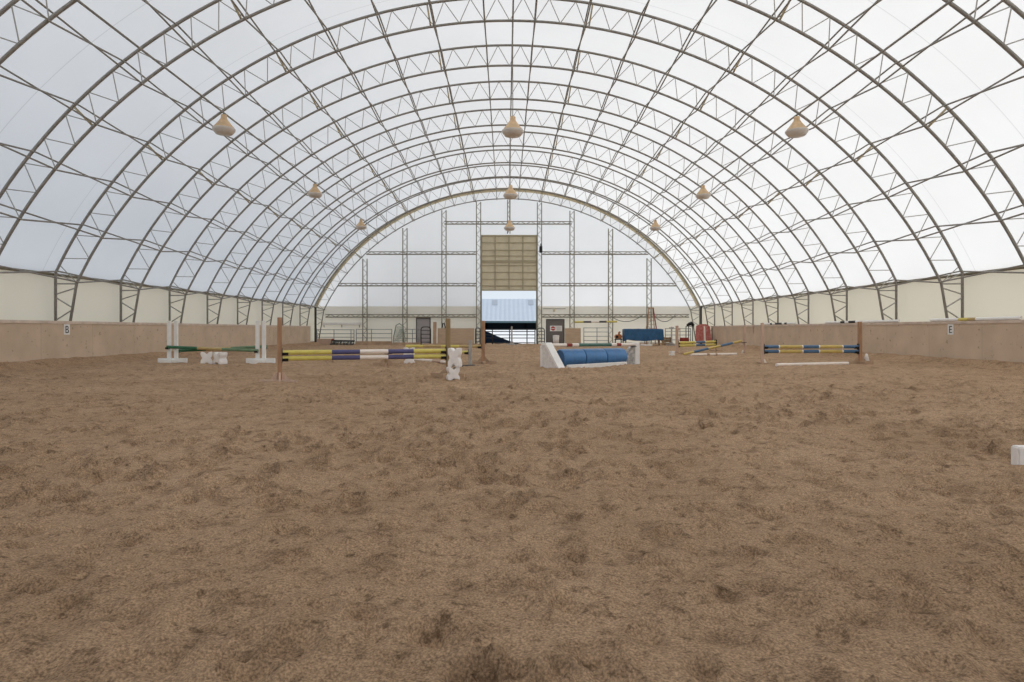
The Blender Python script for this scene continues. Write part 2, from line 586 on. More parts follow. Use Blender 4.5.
# ------------------------------------------------------------------ arch trusses
def truss_parts(root, edge=False):
    degs = np.linspace(-SPRING, SPRING, 91)
    out = [(XC - HALF_W, 0, -0.03), (XC - HALF_W, 0, 2.9)] + [arch(R_OUT, d) for d in degs] + [(XC + HALF_W, 0, 2.9), (XC + HALF_W, 0, -0.03)]
    pin = arch(R_IN, SPRING)
    xin, zin = pin[0] - XC, pin[2]
    foot = 15.03
    inn = [(XC - foot, 0, -0.03)] + [arch(R_IN, d) for d in degs] + [(XC + foot, 0, -0.03)]
    b = MB()
    if edge:
        b.tube(out, 0.046, 8)
        b.build('outer_chord', M_STEEL, root)
        e = MB()
        vs, fs = [], []
        for d in degs:
            for r in (R_OUT - 0.20, R_OUT + 0.12):
                for y in (0.10, 0.16):
                    vs.append(arch(r, d, y))
        for i in range(len(degs) - 1):
            a = i * 4
            for p, q in ((0, 1), (1, 3), (3, 2), (2, 0)):
                fs.append((a + p, a + q, a + 4 + q, a + 4 + p))
        fs += [(0, 1, 3, 2), tuple(len(vs) - 4 + k for k in (0, 2, 3, 1))]
        e.add(vs, fs, 0, False)
        e.build('edge_band', M_EDGE, root)
    else:
        b.tube(out, 0.046, 8)
        b.build('outer_chord', M_STEEL, root)
    b = MB()
    b.tube(inn, 0.044, 8)
    b.build('inner_chord', M_STEEL, root)
    # zig-zag of round bar between the chords
    b = MB()
    k = -20
    while k <= 20:
        a = k * 3.0 * SP + SHIFT
        p = arch(R_IN, a)
        for d in (-1.5, 1.5):
            b.tube([p, arch(R_OUT, a + d)], 0.0155, 5, caps=False)
        k += 1
    for sg in (-1, 1):
        b.tube([arch(R_OUT, sg * 61.5 + SHIFT), arch(R_IN, sg * 62.3)], 0.0155, 5, caps=False)
        b.tube([arch(R_OUT, sg * SPRING), arch(R_IN, sg * 62.3)], 0.02, 6, caps=False)
        X = lambda z: XC + sg * (xin + (foot - xin) * (zin - z) / (zin + 0.03))
        O = XC + sg * HALF_W
        b.tube([(O, 0, 2.66), (X(2.66), 0, 2.66)], 0.026, 6, caps=False)
        zz = [(O, 2.3), (X(2.52), 2.52)], [(O, 2.2), (X(1.85), 1.85)], [(X(1.78), 1.78), (O, 1.42)], [(O, 1.36), (X(0.9), 0.9)], [(X(0.85), 0.85), (O, 0.4)]
        for (x0, z0), (x1, z1) in zz:
            b.tube([(x0, 0, z0), (x1, 0, z1)], 0.024, 6, caps=False)
    b.build('lattice', M_STEEL_THIN, root)
    for d in [q * SP + SHIFT for q in (-45, -27, -9, 9, 27, 45)]:
        b = MB()
        o = 0.42 if d > 0 else -0.42
        b.tube([arch(R_OUT - 0.05, d + o, 0), arch(R_IN + 0.04, d + o, 0)], 0.032, 6)
        b.build('strut', M_RUST, root)


NT = 11
t0 = thing('arch_truss', 'grey lattice arch truss, second counted from the end wall', 'roof truss', (0, T_LAST - BAY, 0), 0, 'arch trusses of the roof')
truss_parts(t0)
for k in range(2, NT):
    lab = 'grey lattice arch truss, %s counted from the end wall' % ORD[k]
    if k == NT - 1:
        lab = 'grey lattice arch truss closest to the camera, cut off by the top corners'
    dup(t0, lab, (0, T_LAST - BAY * k, 0))
te = thing('arch_truss', 'end arch truss with a tan edge band, standing against the end wall', 'roof truss', (0, T_LAST, 0), 0, 'arch trusses of the roof')
truss_parts(te, True)


# ------------------------------------------------------------------ lengthwise tubes
def side_words(d):
    return 'towards the letter B sign' if d < 0 else 'towards the letter E sign'


Y0, Y1 = T_LAST - BAY * 10 - 2.6, T_LAST + 0.06
nodes = [T_LAST - BAY * k for k in range(10, -1, -1)]


def brace_line(d, label):
    root = thing('brace_line', label, 'brace tubes', arch(R_IN, d, Y0), 0, 'crossing brace lines under the roof')
    for ph in (0, 1):
        pts = []
        for k, y in enumerate(nodes):
            r = (R_OUT if (k + ph) % 2 == 0 else R_IN) - 0.078
            dd = d
            pts.append(Vector(arch(r, dd, y)) - root.location)
        # towards the camera the line runs on half a bay
        a = pts[0]
        q = arch((R_OUT + R_IN) / 2 - 0.078, d, nodes[0] - BAY / 2)
        pts = [Vector(q) - root.location] + pts
        b = MB()
        b.tube(pts, 0.0255, 6)
        b.build('brace_tube', M_STEEL, root)


for sg in (-1, 1):
    for i in range(10):
        brace_line(sg * (3 + 6 * i) * SP + SHIFT, 'pair of crossing brace tubes, %s line from the ridge %s' % (ORD[i], side_words(sg)))
    brace_line(sg * 62.1, 'pair of crossing brace tubes along the eave %s' % side_words(sg))
    b = MB()
    L = arch(R_IN - 0.078, LAMP_L if sg < 0 else LAMP_R, Y0)
    b.tube([(0, 0, 0), (0, Y1 - 0.14 - Y0, 0)], 0.03, 8)
    tag(b.build('purlin', M_STEEL, None, L), 'single straight purlin that the lamps hang from %s' % side_words(sg), 'purlin', 'single purlins')
    b = MB()
    b.tube([(0, 0, 0), (0, T_LAST + 0.02 - FRONT_Y, 0)], 0.05, 8)
    tag(b.build('eave_rail', M_COLUMN, None, (XC + sg * 15.40, FRONT_Y + 0.05, 2.98)), 'eave rail along the top of the cream wall %s' % side_words(sg), 'rail', 'eave rails')
b = MB()
b.tube([(0, 0, 0), (0, Y1 - 0.14 - Y0, 0)], 0.028, 8)
tag(b.build('purlin', M_STEEL, None, arch(R_IN - 0.078, RIDGE, Y0)), 'single straight purlin running along the ridge', 'purlin', 'single purlins')


# ------------------------------------------------------------------ lamps
def make_lamp(label, loc, rod):
    root = thing('bell_lamp', label, 'lamp', loc, 0, 'bell lamps under the roof')
    b = MB()
    b.lathe([(0.0, 0.0), (0.085, 0.0), (0.095, -0.03), (0.10, -0.13), (0.125, -0.16), (0.15, -0.20), (0.255, -0.34), (0.345, -0.45), (0.362, -0.475)], 32)
    b.lathe([(0.35, -0.478), (0.245, -0.345), (0.14, -0.205), (0.09, -0.16)], 32)
    b.build('lamp_shade', M_LAMP, root)
    b = MB()
    b.lathe([(0.366, -0.47), (0.372, -0.50), (0.355, -0.545), (0.27, -0.645), (0.12, -0.665), (0.0, -0.668)], 32)
    b.lathe([(0.366, -0.47), (0.345, -0.48)], 32)
    b.build('diffuser', M_LAMPLOW, root)
    b = MB()
    b.tube([(0, 0, 0), (0, 0, rod)], 0.016, 6)
    b.tube([(0, 0, -0.02), (0, 0, 0.018)], 0.05, 10)
    b.build('hanging_rod', M_STEEL, root)
    return root


pl, pr, p0 = arch(R_IN - 0.078, LAMP_L), arch(R_IN - 0.078, LAMP_R), arch(R_IN - 0.078, RIDGE)
zl = pr[2] - 0.06
rows = [(T_LAST - BAY * 8, 'largest of its row'), (31.85, 'middle one of its row'), (42.0, 'smallest of its row')]
pb = make_lamp('bell-shaped tan lamp under the purlin towards the letter B sign, %s' % rows[0][1], (pl[0], rows[0][0], pl[2] - 0.06), 0.025)
pc = make_lamp('bell-shaped tan lamp on a long rod under the ridge, %s' % rows[0][1], (p0[0], rows[0][0], zl), p0[2] - 0.035 - zl)
for i, (y, w) in enumerate(rows):
    if i:
        dup(pb, 'bell-shaped tan lamp under the purlin towards the letter B sign, %s' % w, (pl[0], y, pl[2] - 0.06))
        dup(pc, 'bell-shaped tan lamp on a long rod under the ridge, %s' % w, (p0[0], y, zl))
    dup(pb, 'bell-shaped tan lamp under the purlin towards the letter E sign, %s' % w, (pr[0], y, zl))


# ------------------------------------------------------------------ end wall framing
def lattice_post(x, label):
    top = ZC + math.sqrt((R_IN - 0.02) ** 2 - (abs(x - XC) + 0.2) ** 2)
    if abs(x - XC) < 0.5:
        z0 = 8.75
    else:
        z0 = -0.02
    root = thing('lattice_post', label, 'wall post', (x, T_LAST - 0.02, z0), 0, 'lattice posts of the end wall')
    H = top - z0
    w = 0.17 if abs(x - XC) > 0.5 else 0.10
    for sx in (-1, 1):
        b = MB()
        b.box(sx * w - 0.035, sx * w + 0.035, -0.04, 0.04, 0, H)
        b.build('chord', M_COLUMN, root)
    b = MB()
    n = max(2, int(H / 0.36))
    b.tube([((-w if i % 2 == 0 else w), 0, 0.02 + (H - 0.04) * i / n) for i in range(n + 1)], 0.024, 5, caps=False)
    b.build('lattice', M_COLUMN, root)


posts = [(365, 'towards the letter B sign, fourth out from the lift door'), (405, 'towards the letter B sign, third out from the lift door'),
         (444, 'towards the letter B sign, second out from the lift door'), (482.6, 'beside the lift door on the letter B side'),
         (533.6, 'beside the lift door on the letter E side'), (572, 'towards the letter E sign, second out from the lift door'),
         (610.5, 'towards the letter E sign, third out from the lift door'), (649, 'towards the letter E sign, fourth out from the lift door')]
PX = []
for px, w in posts:
    x = gx(px, T_LAST)
    if px == 482.6:
        x = DOOR_C - 2.42
    if px == 533.6:
        x = DOOR_C + 2.42
    PX.append(x)
    lattice_post(x, 'lattice post %s' % w)
lattice_post(DOOR_C - 0.02, 'short lattice post above the lift door up to the ridge')


def girt(x0, x1, z, label):
    root = thing('lattice_rail', label, 'wall girt', (x0, T_LAST + 0.20, z), 0, 'lattice girts of the end wall')
    L = x1 - x0
    for zz, h in ((0.0, 0.045), (0.20, 0.03)):
        b = MB()
        b.box(0, L, -0.03, 0.03, zz - h, zz + h)
        b.build('chord', M_COLUMN, root)
    b = MB()
    n = max(2, int(L / 0.40))
    b.tube([(L * i / n, 0, 0.0 if i % 2 == 0 else 0.2) for i in range(n + 1)], 0.024, 5, caps=False)
    b.build('lattice', M_COLUMN, root)


rows_g = [(2.13, 'lowest'), (4.62, 'second lowest'), (7.14, 'third'), (9.55, 'topmost')]
for z, w in rows_g:
    half = math.sqrt((R_IN + 0.15) ** 2 - (z + 0.1 - ZC) ** 2) if z > 3 else 14.5
    half = min(half, 14.9)
    if z > 9:
        girt(PX[2], PX[5], z, 'topmost girt of the end wall, running above the lift door')
        continue
    girt(XC - half, DOOR_C - 2.62, z, '%s girt of the end wall on the letter B side of the lift door' % w)
    girt(DOOR_C + 2.62, XC + half, z, '%s girt of the end wall on the letter E side of the lift door' % w)


# lift door, raised
def lift_door():
    b = MB()
    y = T_LAST + 0.02
    x0, x1, z0, z1 = DOOR_C - 2.2, DOOR_C + 2.2, 4.22, 8.66
    b.box(x0, x1, y + 0.05, y + 0.11, z0, z1)
    d = b.build('door_3', M_DOOR)
    structure(d)
    for i in range(5):
        r = MB()
        xx = x0 + (x1 - x0) * i / 4
        r.box(xx - 0.045, xx + 0.045, y - 0.03, y + 0.05, z0, z1)
        r.build('upright', M_DOORRIB, d)
    for zz, h in ((4.27, .05), (4.62, .035), (5.15, .02), (5.7, .02), (6.24, .02), (6.52, .06), (6.62, .03), (7.0, .02), (7.45, .03), (8.05, .03), (8.6, .06)):
        r = MB()
        r.box(x0, x1, y - 0.01, y + 0.05, zz - h, zz + h)
        r.build('crossbar', M_DOORRIB, d)


lift_door()
for sx, nm in ((-1, 'trim_1'), (1, 'trim_2')):
    b = MB()
    x = DOOR_C + sx * 2.22
    b.box(x - 0.05, x + 0.05, T_LAST + 0.06, WALL_Y - 0.01, -0.02, 4.22)
    structure(b.build(nm, M_COLUMN))


def man_door(name, px0, px1, pytop, m, sign):
    y = WALL_Y - 0.06
    x0, x1, zt = gx(px0, y), gx(px1, y), gz(pytop, y)
    b = MB()
    b.box(x0, x1, y, y + 0.045, -0.02, zt)
    d = structure(b.build(name, m))
    b = MB()
    for a, c, e, f in ((x0 - 0.08, x0, -0.02, zt + 0.08), (x1, x1 + 0.08, -0.02, zt + 0.08), (x0, x1, zt, zt + 0.08)):
        b.box(a, c, y - 0.03, y + 0.05, e, f)
    b.build('door_frame', M_TRIM, d)
    b = MB()
    b.tube([(x1 - 0.12, y - 0.07, 0.98), (x1 - 0.12, y, 0.98)], 0.035, 12)
    b.build('knob', M_PIPE, d)
    return d, x0, x1, y


man_door('door_1', 417, 429.6, 318.5, M_GREYDOOR, False)
_, dx0, dx1, dy = man_door('door_2', 547, 563.5, 320, M_BROWNDOOR, True)

# sign on the second door
sx0, sx1, sz0, sz1 = gx(550, dy), gx(562, dy), gz(331.2, dy), gz(325.7, dy)
sg = thing('door_sign', 'white sign with a red octagon on the taupe door', 'sign', ((sx0 + sx1) / 2, dy - 0.012, sz0))
b = MB(); b.box(-(sx1 - sx0) / 2, (sx1 - sx0) / 2, 0, 0.01, 0, sz1 - sz0); b.build('sign_board', M_WHITE, sg)
b = MB()
oc = [(-0.24 + 0.18 * math.cos(PI / 8 + k * PI / 4), 0.22 + 0.18 * math.sin(PI / 8 + k * PI / 4)) for k in range(8)]
b.prism(oc, -0.006, 0.0); b.build('octagon', M_SIGNRED, sg)
b = MB(); b.box(-0.37, -0.11, -0.009, -0.006, 0.19, 0.25); b.build('bar', M_WHITE, sg)
b = MB()
for k in range(4):
    b.box(0.06, 0.42 - 0.06 * (k % 2), -0.004, 0.0, 0.08 + 0.085 * k, 0.11 + 0.085 * k)
b.build('lettering', M_SIGNGREY, sg)

# opener motor and small lamp beside the lift door
b = MB()
mx, my = gx(538.6, T_LAST - 0.2), T_LAST - 0.16
root = thing('door_opener', 'dark motor box beside the top of the lift door', 'motor', (DOOR_C + 2.42, T_LAST - 0.16, gz(253, T_LAST)))
b.box(-0.02, 0.22, -0.12, 0.06, 0, 0.5, bev=0.02); b.build('motor_case', M_BLACK, root)
b = MB(); b.tube([(0.1, -0.03, 0.5), (0.1, -0.03, 0.72)], 0.05, 10); b.build('shaft', M_DARKPIPE, root)
root = thing('wall_lamp', 'small bracket lamp on a bar above the taupe door', 'lamp', (gx(554.6, T_LAST + 0.1), T_LAST + 0.36, gz(311, T_LAST)))
b = MB(); b.box(-0.9, 0.9, -0.02, 0.02, 0.18, 0.22); b.build('bar', M_COLUMN, root)
b = MB(); b.lathe([(0.0, 0.16), (0.05, 0.16), (0.09, 0.06), (0.1, 0.0), (0.0, -0.03)], 16); b.build('lamp_head', M_EDGE, root)


# ------------------------------------------------------------------ letters on the kickboards
def letter_sign(ch, s, px, label):
    x = KICK_C + s * KICK_X
    y = (x) * F_PX / (px - VX)
    w, h = 0.27, 0.34
    root = thing('letter_sign', label, 'sign', (x - s * 0.004, y, 0.95))
    root.rotation_euler = (0, 0, PI / 2 if s < 0 else -PI / 2)
    b = MB(); b.box(-w / 2, w / 2, -0.012, 0.0, 0, h); b.build('plate', M_WHITE, root)
    cu = bpy.data.curves.new('letter', 'FONT')
    cu.body = ch
    cu.size = 0.34
    cu.align_x = 'CENTER'
    cu.extrude = 0.002
    cu.materials.append(M_BLACK)
    tmp = bpy.data.objects.new('letter_curve', cu)
    COL.objects.link(tmp)
    bpy.context.view_layer.update()
    me = bpy.data.meshes.new_from_object(tmp.evaluated_get(bpy.context.evaluated_depsgraph_get()))
    bpy.data.objects.remove(tmp)
    t = bpy.data.objects.new('letter', me)
    COL.objects.link(t)
    t.parent = root
    t.location = (0, -0.0145, 0.05)
    t.rotation_euler = (PI / 2, 0, 0)


letter_sign('B', -1, 66.5, 'white plate with the letter B on the kickboard')
letter_sign('E', 1, 951, 'white plate with the letter E on the kickboard')


# ------------------------------------------------------------------ jumps
def stripes(L, segs, r, n=16):
    """pole along local x with painted bands"""
    mats, idx = [], {}
    b = MB()
    x = 0.0
    tot = sum(s[0] for s in segs)
    for fr, m in segs:
        if m.name not in idx:
            idx[m.name] = len(mats); mats.append(m)
        x1 = x + L * fr / tot
        b.tube([(x, 0, 0), (x1, 0, 0)], r, n, idx[m.name], caps=False)
        x = x1
    for xx, m in ((0.0, segs[0][1]), (L, segs[-1][1])):
        ring = [(xx, r * math.cos(2 * PI * k / n), r * math.sin(2 * PI * k / n)) for k in range(n)]
        b.add(ring, [list(range(n))], idx[m.name])
    return b, mats


def pole(p0, p1, segs, label, group, r=0.05, name='jump_pole'):
    p0, p1 = Vector(p0), Vector(p1)
    d = p1 - p0
    b, mats = stripes(d.length, segs, r)
    o = b.build(name, mats)
    o.rotation_euler = d.to_track_quat('X', 'Z').to_euler()
    o.location = p0
    return tag(o, label, 'jump pole', group)


def cup(root, zc, w, r, m=M_BLACK, dx=0.0, dy=0.0):
    """cradle on the inner face of a post; zc is the pole's axis height"""
    b = MB()
    ri, ro = r + 0.007, r + 0.017
    x0, x1 = w / 2 + 0.001, w / 2 + 0.13
    poly = []
    for k in range(13):
        a = PI + PI * k / 12
        poly.append((ro * math.cos(a), ro * math.sin(a)))
    for k in range(12, -1, -1):
        a = PI + PI * k / 12
        poly.append((ri * math.cos(a), ri * math.sin(a)))
    n = len(poly)
    vs = [(x0 + dx, dy + a, zc + c) for a, c in poly] + [(x1 + dx, dy + a, zc + c) for a, c in poly]
    fs = []
    for i in range(n):
        j = (i + 1) % n
        fs.append((i, j, j + n, i + n))
    h = n // 2
    for i in range(h - 1):
        fs.append((i, n - 1 - i, n - 2 - i, i + 1))
        fs.append((n + i, n + i + 1, 2 * n - 2 - i, 2 * n - 1 - i))
    b.add(vs, fs, 0)
    b.box(x0 + dx, x0 + dx + 0.008, dy - ro, dy + ro, zc - ro - 0.02, zc + 0.10)
    b.build('jump_cup', m, root)


def standard(label, x, y, h, ang, m, cups, r=0.05, w=0.095, foot='gusset', mfoot=None, spin=0.0, group='jump standards', z=0.0):
    root = thing('jump_standard', label, 'jump standard', (x, y, z), ang, group)
    b = MB()
    b.box(-w / 2, w / 2, -w / 2, w / 2, 0.0, h, bev=0.006)
    b.build('post', m, root)
    mf = mfoot or m
    c, s = math.cos(spin), math.sin(spin)
    R = Matrix.Rotation(spin, 4, 'Z')
    if foot == 'gusset':
        for k in range(4):
            q = MB()
            Rk = R @ Matrix.Rotation(k * PI / 2, 4, 'Z')
            q.prism([(w / 2 + 0.002, 0.0), (0.20, 0.0), (0.19, 0.03), (w / 2 + 0.03, 0.19), (w / 2 + 0.002, 0.19)], -0.02, 0.02, 'y', 0, Matrix.Rotation(k * PI / 2, 4, 'Z'))
            q.build('gusset', mf, root)
        q = MB(); q.box(-0.40, 0.40, -0.045 - w, -w / 2 - 0.002, -0.03, 0.035, 0, R); q.build('foot', mf, root)
    elif foot == 'cross':
        for k, (l0, l1) in enumerate(((-0.42, 0.42), (-0.42, 0.42))):
            q = MB()
            q.box(l0, l1, -0.05, 0.05, -0.03, 0.095, 0, R @ Matrix.Rotation(k * PI / 2, 4, 'Z'), 0.006)
            q.build('foot', mf, root)
        for k in range(2):
            q = MB()
            q.prism([(w / 2, 0.095), (0.2, 0.095), (w / 2, 0.27)], -0.02, 0.02, 'y', 0, Matrix.Rotation(k * PI, 4, 'Z'))
            q.build('brace', mf, root)
    elif foot == 'slim':
        q = MB(); q.box(-0.05, 0.05, -0.38, 0.38, -0.03, 0.05, 0, R, 0.006); q.build('foot', M_TIMBER, root)
        q = MB(); q.prism([(w / 2 + 0.002, 0.0), (0.16, 0.0), (w / 2 + 0.03, 0.16), (w / 2 + 0.002, 0.16)], -0.02, 0.02, 'y'); q.build('gusset', mf, root)
    elif foot == 'plate':
        q = MB(); q.lathe([(0.0, 0.035), (0.10, 0.035), (0.28, 0.012), (0.30, -0.02), (0.0, -0.02)], 24)
        q.build('base_plate', mf, root)
    for zc in cups:
        cup(root, zc, w, r)
    return root


def jump_block(label, loc, rz, w, h, d, m=M_WHITE2, tilt=0.0):
    """moulded plastic jump block: X-shaped section with notched faces"""
    bm = bmesh.new()
    a, c = w / 2, h / 2
    n = 0.17
    n = 0.20
    poly = [(a, c), (a * 0.42, c), (0, c * (1 - n * 2)), (-a * 0.42, c), (-a, c), (-a, c * 0.45), (-a * (1 - n * 1.6), 0), (-a, -c * 0.45),
            (-a, -c), (-a * 0.42, -c), (0, -c * (1 - n * 2)), (a * 0.42, -c), (a, -c), (a, -c * 0.45), (a * (1 - n * 1.6), 0), (a, c * 0.45)]
    vf = [bm.verts.new((x, -d / 2, z + c)) for x, z in poly]
    f = bm.faces.new(vf)
    ex = bmesh.ops.extrude_face_region(bm, geom=[f])
    nv = [g for g in ex['geom'] if isinstance(g, bmesh.types.BMVert)]
    bmesh.ops.translate(bm, verts=nv, vec=(0, d, 0))
    bmesh.ops.recalc_face_normals(bm, faces=bm.faces[:])
    bmesh.ops.bevel(bm, geom=bm.edges[:], offset=min(w, h) * 0.045, segments=2, affect='EDGES')
    me = bpy.data.meshes.new('jump_block')
    bm.to_mesh(me); bm.free()
    me.materials.append(m)
    o = bpy.data.objects.new('jump_block', me)
    COL.objects.link(o)
    o.location = loc
    o.rotation_euler = (0, 0, rz)
    return tag(o, label, 'jump block', 'white jump blocks')


# --- front jump: yellow, purple and white poles
lx, ly = gx(279.7, 13.75), 13.75
rx, ry = gx(448.0, 14.95), 14.95
ang = math.atan2(ry - ly, rx - lx)
standard('brown wooden jump standard at the left end of the yellow and purple poles', lx, ly, 1.37, ang, M_BROWN, (0.615, 0.488), mfoot=M_PINKWOOD, spin=-ang)
standard('olive-brown wooden jump standard beside the stack of white blocks', rx, ry, 1.37, ang + PI, M_OLIVE, (0.615, 0.488), foot='cross', mfoot=M_TIMBER, spin=0.95)
u = Vector((math.cos(ang), math.sin(ang), 0))
segs = [(0.285, M_YELLOW), (0.17, M_PURPLE), (0.175, M_PALE), (0.162, M_PURPLE), (0.21, M_YELLOW)]
for z, w in ((0.615, 'upper'), (0.488, 'lower')):
    pole(Vector((lx, ly, z)) + u * 0.062, Vector((rx, ry, z)) - u * 0.062, segs, '%s yellow, purple and white pole of the front jump' % w, 'poles of the front jump')
bx, by = gp(458.7, 380.3)
by += 0.16
jump_block('white jump block lying on the sand, under another block by the olive-brown post', (gx(453, by), by, -0.01), 0.25, 0.26, 0.29, 0.30)
jump_block('white jump block standing upright on top of another beside the olive-brown post', (gx(455.0, by), by + 0.0, 0.282), -0.18, 0.265, 0.42, 0.26)

# --- second jump: thin yellow pole, brown and grey standards
x2, y2 = gx(483.3, 20.7), 20.7
x3, y3 = gx(470.3, 19.7), 19.7
xl, yl = gx(404.5, 21.3), 21.3
a2 = math.atan2(yl - y2, xl - x2)
standard('reddish brown wooden jump standard in front of the lift door', x2, y2, 1.40, a2, M_BROWN, (0.57,), foot='cross', mfoot=M_TIMBER, spin=0.35)
u = Vector((math.cos(a2), math.sin(a2), 0))
pole(Vector((x2, y2, 0.57)) + u * 0.062, Vector((xl, yl, 0.565)) - u * 0.05, [(0.3, M_TANP), (0.25, M_YELLOW), (0.25, M_TANP), (0.25, M_YELLOW)], 'thin yellow and tan pole ending at the reddish brown standard', 'poles of the second jump', r=0.045)
jump_block('white jump block on the sand under the yellow poles of the front jump', (xl + 0.16, yl, -0.012), 0.1, 0.34, 0.26, 0.3)
jump_block('white jump block on another block behind the yellow poles of the front jump', (xl + 0.16, yl, 0.2525), 0.0, 0.34, 0.262, 0.3)
a3 = PI * 0.985
standard('short grey round-footed jump standard between two brown ones', x3, y3, 0.79, a3, M_GREYPOST, (0.42,), foot='plate', mfoot=M_BLACK, w=0.10)
u = Vector((math.cos(a3), math.sin(a3), 0))
pe = Vector((x3, y3, 0.42)) + u * 2.55
pole(Vector((x3, y3, 0.42)) + u * 0.064, pe, [(0.4, M_YELLOW), (0.3, M_TANP), (0.3, M_YELLOW)], 'short yellow pole ending at the grey standard', 'poles of the second jump', r=0.045)
standard('short brown jump standard hidden behind the yellow and purple poles', pe.x + u.x * 0.062, pe.y, 0.52, a3 + PI, M_OLIVE, (0.42,), foot='cross', mfoot=M_TIMBER)
g0, g1 = gp(414, 360.6), gp(446, 364)
pole((g0[0], g0[1], 0.045), (g1[0] + 0.3, g1[1] - 0.3, 0.045), [(0.5, M_PALE), (0.2, M_PINKWOOD), (0.3, M_PALE)], 'pale pole lying on the sand behind the front jump', 'poles of the second jump')


# --- cross rail on white standards
def white_standard(label, px_outer, px_inner, y, s):
    xa, xb = gx(px_outer, y), gx(px_inner, y)
    root = thing('wing_standard', label, 'jump standard', ((xa + xb) / 2, y, 0), 0, 'white jump standards')
    hw = abs(xb - xa) / 2
    for sx in (-1, 1):
        b = MB()
        b.box(sx * hw - 0.058, sx * hw + 0.058, -0.045, 0.045, 0.1, 1.41, bev=0.008)
        b.build('upright', M_WHITE, root)
    b = MB(); b.box(-0.48, 0.48, -0.05, 0.05, -0.02, 0.155, bev=0.008); b.build('foot', M_WHITE, root)
    for sx in (-1, 1):
        b = MB(); b.box(sx * hw * 0.2 - 0.2, sx * hw * 0.2 + 0.2, -0.40 if sx < 0 else 0.055, -0.055 if sx < 0 else 0.40, -0.02, 0.12, bev=0.008); b.build('cross_foot', M_WHITE, root)
    return (xa, y), (xb, y), root


YW = 21.45
(ao, _), (ai, _), rl = white_standard('white two-post jump standard holding the green poles, under the roof side with letter B', 169.2, 176.2, YW, 1)
(bo, _), (bi, _), rr = white_standard('white two-post jump standard close to the brown post, at the other green pole end', 264.0, 257.5, YW, -1)
M_GREEN2 = mat('pale_green_paint', (0.19, 0.29, 0.16), 0.5, 0, 0.3, 7)
gs = [(0.335, M_GREEN), (0.27, M_TANP), (0.395, M_GREEN2)]
# the poles lie on the camera side of the posts, on pegs
yf, yb = YW - 0.10, YW + 0.10
pole((ao - 0.02, yf, 0.535), (bi + 0.06, yf, 0.41), gs, 'green pole that is high at the outer white post, tan in the middle', 'green cross poles')
pole((ai - 0.06, yb, 0.40), (bo + 0.07, yb, 0.545), gs, 'green pole that is high at the end beside the brown post', 'green cross poles')
for root, xw, yy, zz in ((rl, ao, -0.10, 0.533), (rr, bi, -0.10, 0.416), (rl, ai, 0.10, 0.405), (rr, bo, 0.10, 0.541)):
    b = MB()
    x = xw - root.location.x
    s = -1 if yy < 0 else 1
    b.box(x - 0.05, x + 0.05, min(s * 0.047, s * 0.165), max(s * 0.047, s * 0.165), zz - 0.075, zz - 0.056)
    b.box(x - 0.05, x + 0.05, min(s * 0.157, s * 0.165), max(s * 0.157, s * 0.165), zz - 0.075, zz - 0.01)
    b.build('jump_cup', M_BLACK, root)
yb_ = 20.9
jump_block('white jump block under the green poles, towards the outer white standard', (gx(206.6, yb_), yb_, -0.012), 0.45, 0.36, 0.39, 0.30)
jump_block('white jump block under the green poles, towards the brown post', (gx(220.8, yb_), yb_ - 0.03, -0.012), -0.5, 0.34, 0.39, 0.30)


# --- barrel jump
def barrel(label, c, ang, L, r):
    root = thing('barrel', label, 'barrel', (c[0], c[1], r - 0.03), ang, 'blue barrels')
    M = Matrix.Rotation(PI / 2, 4, 'Y')
    b = MB()
    prof = [(r - 0.03, -L / 2), (r - 0.012, -L / 2 + 0.012), (r - 0.002, -L / 2 + 0.04), (r, -L / 2 + 0.06)]
    for t in (-0.17, 0.17):
        z = L * t
        prof += [(r, z - 0.03), (r + 0.003, z - 0.012), (r + 0.003, z + 0.012), (r, z + 0.03)]
    prof += [(r, L / 2 - 0.06), (r - 0.002, L / 2 - 0.04), (r - 0.012, L / 2 - 0.012), (r - 0.03, L / 2)]
    b.lathe(prof, 40, 0, M)
    b.build('drum', M_BARREL, root)
    for s in (-1, 1):
        q = MB()
        e = s * L / 2
        q.lathe([(r - 0.03, e), (r - 0.045, e), (r - 0.05, e - s * 0.02), (0.0, e - s * 0.018)], 40, 0, M, False)
        q.lathe([(0.0, e - s * 0.004), (0.03, e - s * 0.004), (0.032, e - s * 0.018)], 14, 0, M @ Matrix.Translation((r * 0.55, 0.05, 0)))
        q.build('lid', M_BARREL_END, root)
    return root


BA = math.radians(32.2)
bu = Vector((math.cos(BA), math.sin(BA), 0))
bc = Vector((gx(559.6, 19.4), 19.4, 0))
BL = 0.83
RB = 0.274
for i, w in enumerate(('blue barrel lying at the slanted white wing, its round end showing', 'middle blue barrel of the three lying end to end', 'blue barrel lying beside the grey-faced wing')):
    c = bc + bu * (BL * 0.5 + i * (BL + 0.018))
    barrel(w, c, BA, BL, RB)


